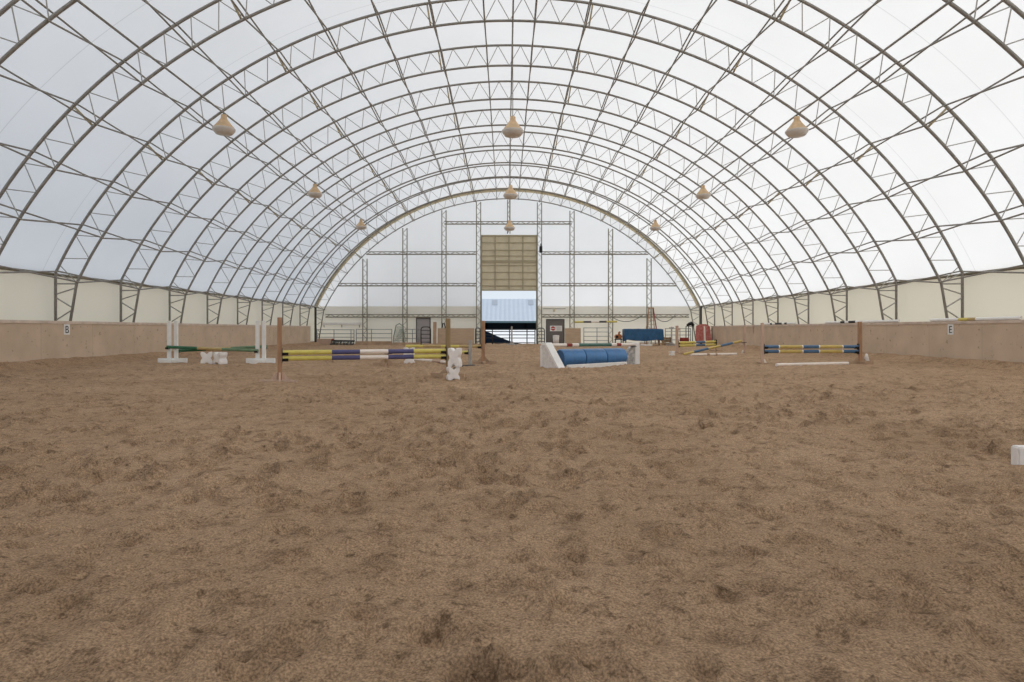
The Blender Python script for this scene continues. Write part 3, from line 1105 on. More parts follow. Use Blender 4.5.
def wing(label, base, d, L, H, face, speckled=False):
    """triangular solid wing: tall at its back, sloping to its foot; d points from back to foot"""
    root = thing('jump_wing', label, 'jump wing', (base[0], base[1], 0), math.atan2(d[1], d[0]), 'white jump wings')
    b = MB()
    if speckled:
        b.prism([(0.0, -0.02), (L, -0.02), (L, 0.10), (L * 0.86, 0.30), (L * 0.62, 0.46), (0.12, H - 0.12), (0.0, H - 0.12)], -0.10, 0.10, 'y')
        b.build('side_panel', face, root)
        q = MB()
        q.box(-0.165, -0.002, -0.12, 0.12, -0.02, H, bev=0.008)
        q.build('end_post', M_WHITE, root)
    else:
        b.prism([(0.0, -0.02), (L - 0.05, -0.02), (0.14, H - 0.08), (0.0, H - 0.08)], -0.11, 0.11, 'y')
        b.build('side_panel', face, root)
        q = MB()
        q.prism([(L - 0.05, -0.02), (L + 0.02, -0.02), (0.15, H), (-0.02, H), (-0.02, H - 0.075), (0.13, H - 0.075)], -0.14, 0.14, 'y')
        q.build('top_plank', M_WHITE, root)
        q = MB()
        q.box(-0.06, -0.002, -0.13, 0.13, -0.02, H - 0.08)
        q.build('back_plank', M_WHITE, root)
    return root


w0 = Vector((gx(544.8, 18.6), 18.6, 0))
wd = Vector((0.60, -0.62, 0)).normalized()
wl = wing('white triangular jump wing sloping down in front of the blue barrels', w0, wd, 0.67, 0.735, M_DUSTY)
w1 = Vector((gx(633.6, 20.95), 20.95, 0))
wd1 = Vector((-0.97, -0.22, 0)).normalized()
wr = wing('white jump wing with a speckled grey face at the far end of the barrels', w1, wd1, 0.34, 0.69, M_SPECK, True)
pd = (w1 - w0).normalized()
pa = Vector((w0.x, w0.y, 0.652)) + Vector((0.0, 0.27, 0)); pb_ = Vector((w1.x, w1.y, 0.63)) + Vector((0.0, -0.17, 0))
pole(pa, pb_, [(0.225, M_PALE), (0.06, M_RED), (0.07, M_PALE), (0.365, M_TEAL), (0.06, M_PALE), (0.052, M_RED), (0.17, M_PALE)], 'white, red and green pole lying between the two white wings', 'poles of the barrel jump', r=0.05)
for root, p, side in ((wl, pa, 1), (wr, pb_, -1)):
    loc = root.matrix_basis.inverted() @ (p + pd * (0.06 * side))
    b = MB()
    b.box(loc.x - 0.07, loc.x + 0.07, loc.y - 0.09, loc.y + 0.09, loc.z - 0.075, loc.z - 0.053)
    b.build('jump_cup', M_BLACK, root)
g0, g1 = gp(567.5, 368.3), gp(625, 364.6)
dd = Vector((g1[0] - g0[0], g1[1] - 0.12 - g0[1], 0))
b = MB(); b.box(0, dd.length, -0.05, 0.05, -0.02, 0.10, bev=0.01)
o = b.build('ground_rail', M_WHITE, None, (g0[0], g0[1] - 0.05, 0)); o.rotation_euler = (0, 0, math.atan2(dd.y, dd.x))
tag(o, 'white board lying on the sand along the front of the blue barrels', 'ground rail')

# --- right jump: blue and yellow poles
yr = 20.75
xa, xb = gx(762.3, yr), gx(861.6, yr)
standard('pinkish thin jump standard at the blue and golden poles', xa, yr, 1.33, 0, M_PINKWOOD, (0.555, 0.405), r=0.054, w=0.085, mfoot=M_PALE, foot='slim')
standard('thick brown jump standard beside the small white cone', xb, yr + 0.1, 1.37, PI, M_BROWN, (0.555, 0.405), r=0.054, w=0.105, foot='cross', mfoot=M_TIMBER)
W = (0.012, M_PALE)
bs_ = [(0.15, M_BLUEP), W, (0.235, M_YELLOW2), W, (0.165, M_BLUEP), W, (0.235, M_YELLOW2), W, (0.16, M_BLUEP)]
for z, w in ((0.555, 'upper'), (0.405, 'lower')):
    pole((xa + 0.058, yr, z), (xb - 0.066, yr + 0.1, z), bs_, '%s blue and golden pole of the jump in front of letter E wall' % w, 'blue and golden poles', r=0.054)
g0, g1 = gp(775.7, 366.3), gp(848, 364.8)
pole((g0[0], g0[1] - 0.05, 0.045), (g1[0], g1[1], 0.045), [(1, M_PALE)], 'white pole on the sand before the blue and golden poles', 'white ground poles')
cx, cy = gp(866.2, 363.5)
root = thing('traffic_cone', 'small white cone at the foot of the thick brown standard', 'cone', (gx(866.6, yr + 0.36), yr + 0.36, 0.0))
b = MB(); b.lathe([(0.0, 0.32), (0.025, 0.32), (0.04, 0.28), (0.10, 0.03), (0.0, 0.03)], 20); b.build('cone_body', M_WHITE2, root)
b = MB(); b.box(-0.14, 0.14, -0.14, 0.14, -0.02, 0.028, bev=0.01); b.build('cone_base', M_WHITE2, root)

# --- slanted-pole jump far right
yq = 30.2
xa, xb = gx(677.0, yq), gx(744.3, yq)
s4 = standard('pale jump standard with a short crossbar on top, at the slanted pole', xa, yq, 1.30, 0, M_PINKWOOD, (0.50, 0.35), r=0.055, w=0.11, mfoot=M_PALE, foot='slim')
b = MB(); b.box(-0.2, 0.2, -0.075, -0.057, 1.10, 1.19); b.build('crossbar', M_PINKWOOD, s4)
standard('pale thin jump standard against the kickboard, at the high end of the slanted pole', xb, yq, 1.30, PI, M_PINKWOOD, (), w=0.085, mfoot=M_PALE, foot='slim')
ys_ = [(0.30, M_YELLOW), (0.02, M_PALE), (0.16, M_BLUEP), (0.02, M_PALE), (0.18, M_YELLOW), (0.16, M_BLUEP), (0.16, M_YELLOW2)]
xc, yc = gx(716.0, 33.3), 33.3
ac = math.atan2(yc - yq, xc - xa)
s4.rotation_euler = (0, 0, ac)
standard('short tan jump standard of the yellow and blue poles', xc, yc, 0.62, ac + PI, M_PLY, (0.50, 0.35), r=0.055, w=0.09, foot='slim')
uc = Vector((math.cos(ac), math.sin(ac), 0))
ys_ = [(0.42, M_YELLOW), (0.02, M_PALE), (0.25, M_BLUEP), (0.02, M_PALE), (0.29, M_YELLOW)]
for z, wz in ((0.50, 'upper'), (0.35, 'lower')):
    pole(Vector((xa, yq, z)) + uc * 0.068, Vector((xc, yc, z)) - uc * 0.06, ys_, '%s of two level yellow and blue poles behind the slanted one' % wz, 'yellow and blue poles', r=0.055)
dgs = [(0.16, M_YELLOW2), (0.24, M_BLUEP), (0.21, M_YELLOW2), (0.22, M_BLUEP), (0.17, M_YELLOW2)]
q0 = gp(683.5, 355.4)
pole((q0[0], q0[1], 0.05), (gx(742.2, yq - 0.28), yq - 0.17, 0.585), dgs, 'slanted yellow and blue pole with its low end on the sand', 'yellow and blue poles', r=0.055)
b = MB(); b.box(-0.03, 0.16, 0.046, 0.24, 0.50, 0.525); b.build('jump_cup', M_BLACK, [o for o in SC.objects if o.get('label', '').startswith('pale thin jump standard')][0])
g0, g1 = gp(690, 355.6), gp(735.5, 354.9)
pole((g0[0], g0[1] - 0.2, 0.045), (g1[0], g1[1] - 0.1, 0.045), [(0.33, M_PALE), (0.06, M_TIMBER), (0.13, M_PALE), (0.04, M_TIMBER), (0.44, M_PALE)], 'white pole on the sand under the slanted pole', 'white ground poles', r=0.05)
jump_block('small white block on the sand near the pale crossbar standard', (gx(671.8, 27.6), 27.6, -0.03), 0.3, 0.19, 0.22, 0.19)

# --- white board at the picture's edge
b = MB()
b.box(0, 1.1, 0, 0.10, -0.03, 0.175, bev=0.012)
o = b.build('ground_rail', M_WHITE2, None, (gx(1018.2, 5.12), 5.12, -0.01))
o.rotation_euler = (0, 0, -0.12)
tag(o, 'white low board on the sand cut off by the picture edge', 'ground rail')


# ------------------------------------------------------------------ poles kept on the kickboard
def top_pole(px0, px1, segs, label):
    x = KICK_C + KICK_X + 0.10
    y0, y1 = x * F_PX / (px0 - VX), x * F_PX / (px1 - VX)
    pole((x, y0, KICK_H + 0.052), (x, y1, KICK_H + 0.052), segs, label, 'poles kept on the kickboard', r=0.05)


top_pole(765, 796, [(0.2, M_WHITE), (0.07, M_BLACK), (0.1, M_WHITE), (0.22, M_BLACK), (0.08, M_WHITE), (0.08, M_BLACK), (0.25, M_WHITE)], 'white and black pole kept on the kickboard above the blue and golden jump')
top_pole(826, 862, [(0.45, M_WHITE), (0.12, M_BLACK), (0.1, M_WHITE), (0.18, M_BLACK), (0.15, M_WHITE)], 'white pole with black bands on the kickboard beside the thick brown standard')
top_pole(863.5, 899, [(1, M_WHITE)], 'plain white pole on the kickboard just before the letter E')
top_pole(931, 1021, [(0.4, M_WHITE), (0.12, M_YELLOW), (0.1, M_TANP), (0.5, M_WHITE)], 'white and yellow pole on the kickboard above the letter E')
x = KICK_C + KICK_X - 0.028
y = x * F_PX / (753 - VX)
b = MB(); b.box(-0.012, -0.002, -0.08, 0.08, -0.50, 0.0); b.box(-0.012, 0.10, -0.08, 0.08, 0.0, 0.012)
tag(b.build('strap', M_PINKWOOD, None, (x, y, KICK_H + 0.002)), 'pale strap hanging over the kickboard cap', 'strap')


# ------------------------------------------------------------------ back of the arena
def pipe_panel(label, px0, px1, y, zs, postpx, m, arched=False, r=0.022):
    x0, x1 = gx(px0, y), gx(px1, y)
    root = thing('pipe_panel', label, 'fence panel', (x0, y, 0), 0, 'pipe fence panels')
    L = x1 - x0
    for z in zs:
        b = MB()
        b.tube([(0.0, 0, z), (L, 0, z)], r, 6)
        b.build('rail', m, root)
    for p in postpx:
        b = MB()
        xx = gx(p, y) - x0
        b.tube([(xx, 0, -0.02), (xx, 0, zs[-1] + 0.03)], r * 1.25, 8)
        b.build('upright', m, root)
    return root


def arch_gate(label, px0, px1, y, h, m):
    x0, x1 = gx(px0, y), gx(px1, y)
    L = x1 - x0
    root = thing('walk_gate', label, 'gate', (x0, y, 0), 0, 'round-cornered pipe gates')
    rc = min(0.22, L * 0.4)
    pts = [(0, 0, -0.02), (0, 0, h - rc)] + [(rc - rc * math.cos(a), 0, h - rc + rc * math.sin(a)) for a in np.linspace(0.2, PI / 2, 6)]
    pts += [(L - rc + rc * math.sin(a), 0, h - rc + rc * math.cos(a)) for a in np.linspace(0, PI / 2 - 0.2, 6)] + [(L, 0, h - rc), (L, 0, -0.02)]
    b = MB(); b.tube(pts, 0.035, 8); b.build('hoop', m, root)
    for k in range(4):
        q = MB(); z = 0.2 + (h - 0.45) * k / 3
        q.tube([(0, 0, z), (L, 0, z)], 0.025, 6); q.build('rail', m, root)
    return root


YF = 48.6
pipe_panel('grey pipe fence panel in the corner below the white shelf board', 316.5, 354, YF, (0.55, 0.82, 1.12), (317, 334, 351, 354), M_PIPE)
pipe_panel('grey pipe fence panel between the dark pile and the green wire roll', 356, 392, YF, (0.5, 0.84, 1.15), (356.3, 371.5, 391.8), M_PIPE)
pipe_panel('grey pipe fence panel between the green wire roll and the grey door', 404.5, 419.5, YF, (0.45, 0.84, 1.15), (405, 412.5, 419), M_PIPE)
arch_gate('black round-cornered gate before the grey door', 421, 430.6, 47.6, 1.33, M_BLACK)
arch_gate('dark narrow gate between the plywood sheet and the lift door', 475.4, 480.0, 49.0, 1.25, M_DARKPIPE)
arch_gate('dark narrow gate between the lift door and the taupe door', 537.2, 544.5, 49.3, 1.25, M_DARKPIPE)
pipe_panel('black pipe gate closing the open lift door', 484.5, 535.5, 50.2, (0.10, 0.47, 0.72, 0.98, 1.16), (485, 492.4, 509.6, 527, 535), M_BLACK, r=0.032)
pipe_panel('grey pipe fence panel beside the tan board, below the yellow and black pole', 583.5, 609, YF, (0.30, 0.62, 0.95, 1.26), (583.8, 597, 608.7), M_PIPE)
pipe_panel('grey pipe fence panel between the blue tarp and the red panel', 665, 691, YF, (0.35, 0.72, 1.0, 1.2), (665.4, 672, 680, 690.6), M_PIPE)

# standard kept in the doorway
standard('thin grey jump standard standing alone in front of the black gate', gx(511.8, 46.8), 46.8, 1.36, 0, M_GREYPOST, (), w=0.11, foot='cross', mfoot=M_GREYPOST, spin=0.5)
standard('grey jump standard with a crossbar kept before the fence beside the tarp', gx(671.6, 45), 45.0, 1.33, 0, M_GREYPOST, (), w=0.085, foot='cross', mfoot=M_GREYPOST)
s5 = [o for o in SC.objects if o.get('label', '').startswith('grey jump standard with a crossbar')][0]
b = MB(); b.box(-0.2, 0.16, -0.062, -0.045, 1.22, 1.30); b.build('crossbar', M_GREYPOST, s5)


# leaning things
def sheet(label, name, px0, px1, y, h, m, cat='board', lean=0.12, th=0.02, group=None):
    x0, x1 = gx(px0, y), gx(px1, y)
    b = MB()
    b.box(0, x1 - x0, 0, th, 0, h, bev=0.004)
    o = b.build(name, m, None, (x0, y, 0.0))
    o.rotation_euler = (-lean, 0, 0)
    return tag(o, label, cat, group)


sheet('long tan plywood sheet standing behind the olive-brown post', 'plywood_sheet', 437.5, 474.2, 46.5, 1.24, M_PLY)
sheet('tan plywood board standing beside the taupe door', 'plywood_sheet', 565, 581, 48.3, 1.25, M_PLY, th=0.03)
sheet('brown plank standing upright beside the long plywood sheet', 'plank', 433, 436.4, 46.2, 1.68, M_TIMBER, 'plank', 0.04, 0.05)
b = MB()
hx_, hy_ = gx(443.6, T_LAST - 0.2), T_LAST - 0.14
root = thing('hanging_halter', 'black halter with a red lead rope hanging on a lattice post', 'halter', (hx_, hy_, 0.7))
b.tube([(-0.05, 0, 0.95), (-0.12, -0.02, 0.6), (-0.06, -0.03, 0.25), (0.06, -0.03, 0.25), (0.12, -0.02, 0.6), (0.05, 0, 0.95)], 0.04, 8)
b.build('strap', M_BLACK, root)
b = MB(); b.tube([(0.02, -0.03, 0.3), (0.07, -0.04, -0.1), (0.03, -0.03, -0.35)], 0.03, 8); b.build('lead_rope', M_RED, root)

# green wire roll leaning on a post
root = thing('wire_panel', 'bent green wire mesh panel leaning behind the pipe fence', 'wire panel', (gx(398.6, 49.3), 49.3, 0))
b = MB()
pp = [(-0.42, 0, 0.0), (-0.40, 0.1, 0.6), (-0.25, 0.3, 1.45), (0.0, 0.35, 1.6), (0.30, 0.3, 1.4), (0.40, 0.1, 0.6), (0.38, 0, 0.0)]
b.tube(pp, 0.035, 8); b.build('panel_frame', M_GREENMESH, root)
b = MB()
for k in range(9):
    z = 0.12 + 0.15 * k
    w = 0.40 - 0.012 * k * 1.3
    b.tube([(-w, 0.02 + z * 0.2, z), (w * 0.95, 0.02 + z * 0.2, z)], 0.013, 5)
for k in range(7):
    xk = -0.33 + 0.11 * k
    b.tube([(xk, 0.02, 0.0), (xk * 0.8, 0.02 + 1.4 * 0.2, 1.4)], 0.011, 5)
for k in range(5):
    b.tube([(-0.35 + k * .1, 0.0, 0.1), (0.1 + k * 0.05, 0.22, 1.2)], 0.012, 5)
b.build('wire_mesh', M_GREENMESH, root)


# low timbers along the back edge of the sand
def timber(label, px0, px1, y, h, m=M_TIMBER, d=0.12, cat='timber'):
    x0, x1 = gx(px0, y), gx(px1, y)
    b = MB(); b.box(0, x1 - x0, -d / 2, d / 2, -0.02, h, bev=0.012)
    tag(b.build('timber', m, None, (x0, y, 0)), label, cat, 'timbers at the edge of the sand')


timber('wide pinkish timber in the corner below the grey pipe fence', 317, 332, 47.6, 0.46, M_PINKWOOD)
timber('tan timber lying between the dark pile and the green wire panel', 355.5, 391.5, 47.4, 0.27)
timber('tan timber lying in front of the green wire panel and grey door', 392.5, 420.5, 46.2, 0.20)
timber('tan timber lying at the foot of the long plywood sheet', 424, 476, 45.6, 0.14)

# pile of drag mats / harrow
root = thing('harrow', 'dark chain harrow heaped against the pipe fence in the corner', 'harrow', (gx(343, 46.9), 46.9, 0))
b = MB(); b.tube([(-0.85, 0, 0.33), (0.85, 0.03, 0.3)], 0.05, 8); b.build('drawbar', M_BLACK, root)
b = MB()
for k in range(16):
    xk = -0.8 + 0.106 * k
    b.tube([(xk, 0, 0.32), (xk + random.uniform(-.1, .1), -0.12, 0.14), (xk + random.uniform(-.1, .1), -0.3, 0.02)], 0.028, 6)
for k in range(3):
    b.tube([(-0.82, -0.06 - .1 * k, 0.24 - .09 * k), (0.83, -0.06 - .1 * k, 0.22 - .09 * k)], 0.025, 6)
b.build('chain_mesh', M_DARKPIPE, root)
b = MB(); b.box(-0.82, -0.66, -0.06, 0.06, 0.33, 0.47, bev=0.02); b.build('hitch', M_RED, root)

# white board on the end wall, corner
b = MB()
root = thing('shelf_board', 'long white board fixed to the end wall above the corner fence', 'board', (gx(321.8, WALL_Y - 0.1), WALL_Y - 0.02, 1.50))
L = gx(361, WALL_Y) - gx(321.8, WALL_Y)
b.box(0, L, -0.16, -0.02, 0.0, 0.20, bev=0.01); b.build('board', M_WHITE, root)
for k in range(3):
    q = MB(); q.prism([(-0.15, -0.002), (-0.02, -0.002), (-0.02, -0.2)], 0.15 + k * (L - 0.3) / 2, 0.19 + k * (L - 0.3) / 2, 'x'); q.build('bracket', M_COLUMN, root)

# striped pole hung along the end wall
yw = T_LAST - 0.16
pole((gx(574.6, yw), yw, gz(322, yw)), (gx(617, yw), yw, gz(321.6, yw)), [(0.21, M_YELLOW), (0.18, M_TRIM), (0.19, M_PALE), (0.17, M_TRIM), (0.25, M_YELLOW)], 'yellow, black and white pole hung on the end wall posts', 'poles on the end wall', r=0.075, name='hanging_pole')

# sagging ropes under the lowest girt
for i, (p0, p1, w) in enumerate(((612, 644, 'above the blue tarp'), (655.5, 676, 'beside the ladder'))):
    y = T_LAST - 0.22
    b = MB()
    pts = []
    for k in range(15):
        t = k / 14
        pts.append((gx(p0 + (p1 - p0) * t, y) - gx(p0, y), 0, -0.42 * (1 - (2 * t - 1) ** 2) + 0.25 * t * t))
    b.tube(pts, 0.026, 6)
    tag(b.build('hanging_rope', M_ROPE, None, (gx(p0, y), y, gz(317, y))), 'grey rope sagging under the lowest girt %s' % w, 'rope', 'sagging ropes')

# white bin before the taupe door
root = thing('bin', 'white bin standing in front of the taupe door', 'bin', (gx(556, 48.6), 48.6, 0))
b = MB(); b.lathe([(0.0, 0.0), (0.21, 0.0), (0.245, 0.62), (0.0, 0.62)], 24); b.build('body', M_DUSTY, root)
b = MB(); b.lathe([(0.262, 0.625), (0.262, 0.66), (0.20, 0.70), (0.0, 0.71)], 24); b.lathe([(0.262, 0.625), (0.0, 0.622)], 24); b.build('lid', M_DUSTY, root)


# ------------------------------------------------------------------ tarp table, orange blower, ladder, red panel
def tarp_table():
    y = 44.8
    x0, x1 = gx(625, y), gx(663.5, y)
    L = x1 - x0
    D = 1.1
    root = thing('tarp_table', 'long table wrapped in a blue tarp before the end wall', 'table', (x0, y, 0), 0)
    nx, nz = 40, 10
    b = MB()
    loop = []
    N = 120
    per = [(0, 0), (L, 0), (L, D), (0, D)]
    tot = 2 * (L + D)
    for k in range(N):
        s = tot * k / N
        if s < L: p, nrm = (s, 0), (0, -1)
        elif s < L + D: p, nrm = (L, s - L), (1, 0)
        elif s < 2 * L + D: p, nrm = (L - (s - L - D), D), (0, 1)
        else: p, nrm = (0, D - (s - 2 * L - D)), (-1, 0)
        loop.append((p, nrm, s))
    rows = 9
    vs, fs = [], []
    for j in range(rows):
        t = j / (rows - 1)
        z = 1.17 - t * 0.80
        for p, nrm, s in loop:
            w = t * (0.030 * math.sin(s * 7.3) + 0.02 * math.sin(s * 17 + 1) + 0.02)
            zz = z + (t * 0.05 * math.sin(s * 3.1 + 0.6)) - (0.02 * (1 - t) * math.sin(s * 5))
            vs.append((p[0] + nrm[0] * w, p[1] + nrm[1] * w, zz))
    for j in range(rows - 1):
        for k in range(N):
            a, c = j * N + k, j * N + (k + 1) % N
            fs.append((a, c, c + N, a + N))
    fs.append(list(range(N)))
    b.add(vs, fs, 0, True)
    b.build('tarp', M_TARP, root)
    for xx in (0.06, L - 0.06):
        for yy in (0.06, D - 0.06):
            q = MB(); q.box(xx - 0.045, xx + 0.045, yy - 0.045, yy + 0.045, -0.02, 1.10)
            q.build('leg', M_OLIVE, root)
    q = MB(); q.box(0.12, L - 0.12, 0.1, D - 0.1, 0.16, 0.20); q.build('lower_shelf', M_TIMBER, root)


tarp_table()
for i, (px, w) in enumerate(((641.5, 'under the middle of the tarp'), (647, 'under the torn end of the tarp'))):
    b = MB(); b.box(-0.24 + 0.05 * i, 0.2, -0.12, 0.12, 0, 0.13, bev=0.03)
    tag(b.build('sack', M_WHITE2, None, (gx(px, 45.1), 44.35, -0.01)), 'white sack lying on the sand %s' % w, 'sack', 'white sacks')

root = thing('blower', 'orange machine on a black stand beside the blue tarp', 'machine', (gx(618.3, 45.6), 45.6, 0))
b = MB()
b.box(-0.27, 0.27, -0.16, 0.16, 0.48, 0.78, bev=0.07); b.build('housing', M_ORANGE, root)
b = MB(); b.tube([(0.05, 0, 0.78), (0.05, 0, 0.92), (0.14, 0, 0.96)], 0.07, 12); b.build('chute', M_ORANGE, root)
b = MB(); b.tube([(-0.12, -0.17, 0.62), (-0.12, -0.10, 0.62)], 0.1, 16); b.build('fan_cover', M_BLACK, root)
for sx in (-0.22, 0.22):
    for sy in (-0.14, 0.14):
        q = MB(); q.tube([(sx, sy, -0.02), (sx * 0.9, sy, 0.5)], 0.022, 6); q.build('leg', M_BLACK, root)
q = MB(); q.box(-0.25, 0.25, -0.16, 0.16, 0.40, 0.47); q.build('tray', M_BLACK, root)


def ladder():
    y = 49.9
    cx = gx(651.6, y)
    root = thing('stepladder', 'red and brown stepladder standing at a lattice post behind the tarp', 'ladder', (cx, y, 0))
    H = 2.8
    top, bot = 0.17, 0.48
    X = lambda z, s: s * (bot + (top - bot) * z / H)
    for s, m in ((-1, M_BROWN), (1, M_RED)):
        b = MB(); b.tube([(X(0, s), -0.35, 0), (X(H, s), 0.2, H)], 0.045, 6); b.build('rail', m, root)
        b = MB(); b.tube([(X(0, s) * 0.9, 0.55, 0), (X(H, s) * 0.9, 0.28, H - 0.03)], 0.035, 6); b.build('rear_rail', M_BROWN, root)
    for k in range(1, 9):
        z = H * k / 9.2
        b = MB(); yy = -0.35 + 0.55 * z / H
        b.box(X(z, -1) + 0.03, X(z, 1) - 0.03, yy - 0.05, yy + 0.03, z - 0.015, z + 0.015); b.build('step', M_BROWN, root)
    b = MB(); b.box(-0.21, 0.21, 0.12, 0.36, H - 0.02, H + 0.06); b.build('top_cap', M_BROWN, root)


ladder()

# dark posts where the kickboards end
for px, y, w in ((315.6, 47.3, 'pinkish timber and the letter B kickboard'), (701.0, 46.0, 'red panel by the letter E kickboard')):
    root = thing('corner_post', 'tall dark steel post between the %s' % w if px < 500 else 'tall dark steel post behind the %s' % w, 'post', (gx(px, y), y, 0), 0, 'corner posts')
    b = MB(); b.box(-0.06, 0.06, -0.06, 0.06, -0.02, 2.75, bev=0.01); b.build('post', M_DARKPIPE, root)
    b = MB(); b.box(-0.13, 0.13, -0.11, 0.11, 2.752, 2.79); b.build('cap_plate', M_DARKPIPE, root)

# red and white panel in the corner
yy = 44.6
root = thing('jump_filler', 'red and white ornate jump filler panel leaning at the end of the kickboard', 'jump filler', (gx(703.6, yy), yy, 0))
root.rotation_euler = (-0.10, 0, 0)
b = MB()
W_ = 0.56
b.prism([(-W_, 0.28), (-W_ * 0.86, 1.38), (-0.2, 1.52), (0.2, 1.52), (W_ * 0.86, 1.36), (W_ + 0.02, 0.28)], -0.02, 0.02, 'y'); b.build('panel', M_REDWHITE, root)
b = MB(); b.prism([(0.02, 0.3), (0.16, 0.3), (0.14, 1.35), (0.04, 1.4)], -0.03, -0.021, 'y'); b.build('stripe', M_PALE, root)
for xx in (-0.45, 0.48):
    b = MB(); b.box(xx - 0.05, xx + 0.05, -0.02, 0.02, -0.02, 0.278); b.build('leg', M_PALE, root)
b = MB(); b.box(W_ + 0.03, W_ + 0.08, -0.03, 0.03, 0.1, 1.25); b.build('edge_post', M_TRIM, root)

b = MB()
root = thing('toolbox', 'low red and yellow box before the dark posts in the corner', 'box', (gx(685.2, 45.2), 45.2, 0))
b.box(-0.36, 0.22, -0.16, 0.16, 0.30, 0.56, bev=0.04); b.build('lid', M_RED, root)
b = MB(); b.box(-0.34, 0.34, -0.15, 0.15, -0.01, 0.298, bev=0.02); b.build('body', M_YELLOW2, root)
root = thing('saddle_rack', 'dark pipe rack with a black bundle on top, in the corner', 'rack', (gx(690, 46.2), 46.2, 0))
for px in (686, 688.6, 692.6):
    b = MB(); xx = gx(px, 46.2) - root.location.x
    b.tube([(xx, 0, -0.02), (xx, 0, 1.38)], 0.03, 8); b.build('upright', M_DARKPIPE, root)
b = MB(); b.tube([(gx(686, 46.2) - root.location.x, 0, 1.38), (gx(694, 46.2) - root.location.x, 0, 1.38)], 0.03, 8); b.build('top_bar', M_DARKPIPE, root)
b = MB()
b.tube([(-0.24, 0, 1.44), (-0.08, -0.03, 1.52), (0.08, 0, 1.58), (0.2, 0.02, 1.50), (0.3, 0, 1.44)], [0.05, 0.11, 0.14, 0.11, 0.06], 10); b.build('bundle', M_BLACK, root)

# wooden crates by the tarp legs
for i, (px, w) in enumerate(((667, 'next to the tarp leg'),)):
    root = thing('crate', 'weathered wooden crate %s' % w, 'crate', (gx(px, 46), 46.0, 0))
    for k in range(3):
        b = MB(); b.box(-0.22, 0.22, -0.2, 0.2, 0.02 + 0.2 * k, 0.17 + 0.2 * k); b.build('slat', M_OLIVE, root)
    for sx in (-1, 1):
        b = MB(); b.box(sx * 0.22 - 0.02 + sx * 0.022, sx * 0.22 + 0.02 + sx * 0.022, -0.2, 0.2, 0, 0.6); b.build('corner_post', M_TIMBER, root)


# ------------------------------------------------------------------ outside
b = MB()
b.box(-130, 130, -60, 160, -0.4, -0.10)
structure(b.build('ground', M_SNOW))

b = MB()   # snow field rising away from the lift door
nx, ny = 40, 40
vs, fs = [], []
for j in range(ny + 1):
    for i in range(nx + 1):
        x = -20 + 40 * i / nx
        y = WALL_Y + 0.1 + 34 * j / ny
        vs.append((x, y, -0.03 + 1.14 * min(1, (j / ny) * 1.02)))
for j in range(ny):
    for i in range(nx):
        a = j * (nx + 1) + i
        fs.append((a, a + 1, a + nx + 2, a + nx + 1))
b.add(vs, fs, 0, True)
o = b.build('snow', M_SNOW, normals=False)
o['kind'] = 'stuff'
b = MB()   # cast shadow painted on the snow, a wedge narrowing away from the door
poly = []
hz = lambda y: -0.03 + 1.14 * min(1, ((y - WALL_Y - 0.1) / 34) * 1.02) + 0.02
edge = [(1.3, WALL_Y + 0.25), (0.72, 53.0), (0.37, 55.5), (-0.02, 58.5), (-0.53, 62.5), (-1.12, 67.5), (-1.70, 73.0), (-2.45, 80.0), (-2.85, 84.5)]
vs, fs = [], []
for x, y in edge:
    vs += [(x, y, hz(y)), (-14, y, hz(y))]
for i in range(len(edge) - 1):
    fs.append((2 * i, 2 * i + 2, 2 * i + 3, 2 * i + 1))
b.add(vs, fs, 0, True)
o = b.build('shadow_wedge', M_SNOWSHADOW, normals=False)
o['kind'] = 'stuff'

# barn across the yard
YB = 86.0
root = thing('barn', 'pale metal roofed barn across the snowy yard, seen through the lift door', 'barn', (0, YB, 1.05))
ze = gz(321.3, YB) - 1.05
zr = gz(299.0, YB + 6) - 1.05
b = MB()
n = 90
vs, fs = [], []
for i in range(n + 1):
    x = -14 + 28 * i / n
    for t in (0, 1):
        up = 0.035 if i % 2 else 0.0
        vs.append((x, -0.5 + 6.5 * t, ze + (zr - ze) * t + up))
for i in range(n):
    fs.append((2 * i, 2 * i + 2, 2 * i + 3, 2 * i + 1))
b.add(vs, fs, 0, False)
vs2 = [(-14, 6, zr), (14, 6, zr), (14, 12.5, ze), (-14, 12.5, ze)]
b.add(vs2, [(0, 1, 2, 3)])
rf = b.build('roof', M_BARNROOF, root, normals=False)
for px in (494.8, 531.0):
    q = MB()
    xx = gx(px, YB + 4)
    t0_, t1_ = 0.70, 0.94
    q.add([(xx - 0.38, -0.5 + 6.5 * t0_, ze + (zr - ze) * t0_ + 0.06), (xx + 0.38, -0.5 + 6.5 * t0_, ze + (zr - ze) * t0_ + 0.06),
           (xx + 0.38, -0.5 + 6.5 * t1_, ze + (zr - ze) * t1_ + 0.06), (xx - 0.38, -0.5 + 6.5 * t1_, ze + (zr - ze) * t1_ + 0.06)], [(0, 1, 2, 3)])
    q.build('skylight', M_SKYLIGHT, rf)
q = MB(); q.box(-14, 14, -0.56, -0.5, ze - 0.22, ze + 0.03); q.build('fascia', M_FASCIA, root)
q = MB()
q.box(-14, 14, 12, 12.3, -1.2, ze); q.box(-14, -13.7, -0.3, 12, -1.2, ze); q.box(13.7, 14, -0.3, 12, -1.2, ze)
q.build('wall', M_BARNDARK, root)
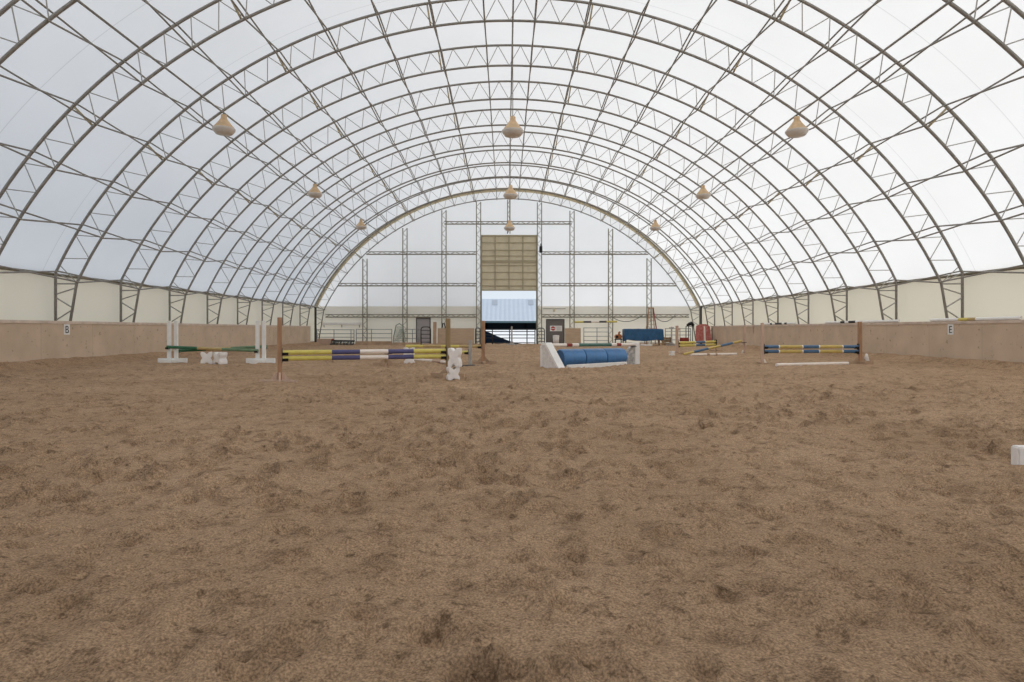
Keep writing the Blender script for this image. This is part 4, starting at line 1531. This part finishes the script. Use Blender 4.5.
q = MB(); q.box(-14, 14, -0.3, 0.0, ze - 1.35, ze - 0.1); q.build('shade_slab', M_BARNDARK, root)  # black slab standing in for the shade inside the open barn front
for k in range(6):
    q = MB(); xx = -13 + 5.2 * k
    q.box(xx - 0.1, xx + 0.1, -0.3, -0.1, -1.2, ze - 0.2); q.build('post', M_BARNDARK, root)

# ------------------------------------------------------------------ light
w = bpy.data.worlds.new('sky')
SC.world = w
w.use_nodes = True
bg = w.node_tree.nodes['Background']
bg.inputs['Strength'].default_value = 1.0
wt = w.node_tree
tc = wt.nodes.new('ShaderNodeTexCoord')
sp = wt.nodes.new('ShaderNodeSeparateXYZ')
rp = wt.nodes.new('ShaderNodeValToRGB')
rp.color_ramp.elements[0].position = 0.02
rp.color_ramp.elements[1].position = 0.22
rp.color_ramp.elements[0].color = (0.80, 0.88, 0.97, 1)
rp.color_ramp.elements[1].color = (0.52, 0.585, 0.68, 1)
wt.links.new(tc.outputs['Generated'], sp.inputs['Vector'])
wt.links.new(sp.outputs['Z'], rp.inputs['Fac'])
wt.links.new(rp.outputs['Color'], bg.inputs['Color'])

sun = bpy.data.lights.new('sun', 'SUN')
sun.energy = 2.05
sun.angle = math.radians(4)
sun.color = (1.0, 0.95, 0.86)
so = bpy.data.objects.new('sun', sun)
COL.objects.link(so)
d = Vector((0.52, 0.26, 0.80)).normalized()          # towards the sun
so.rotation_euler = d.to_track_quat('Z', 'Y').to_euler()
so.location = (40, -10, 60)

# ------------------------------------------------------------------ camera
cam = bpy.data.cameras.new('camera')
cam.sensor_width = 36
cam.lens = F_PX / 1024 * 36
cam.shift_x = (512 - VX) / 1024
cam.shift_y = -(341 - VY) / 1024
cam.clip_end = 500
co = bpy.data.objects.new('camera', cam)
COL.objects.link(co)
co.location = (0, 0, CAM_H)
co.rotation_euler = (PI / 2, 0, 0)
SC.camera = co

vs_ = SC.view_settings
vs_.view_transform = 'Standard'
vs_.look = 'None'
vs_.exposure = 0.0
vs_.gamma = 1.0
vs_.use_curve_mapping = False
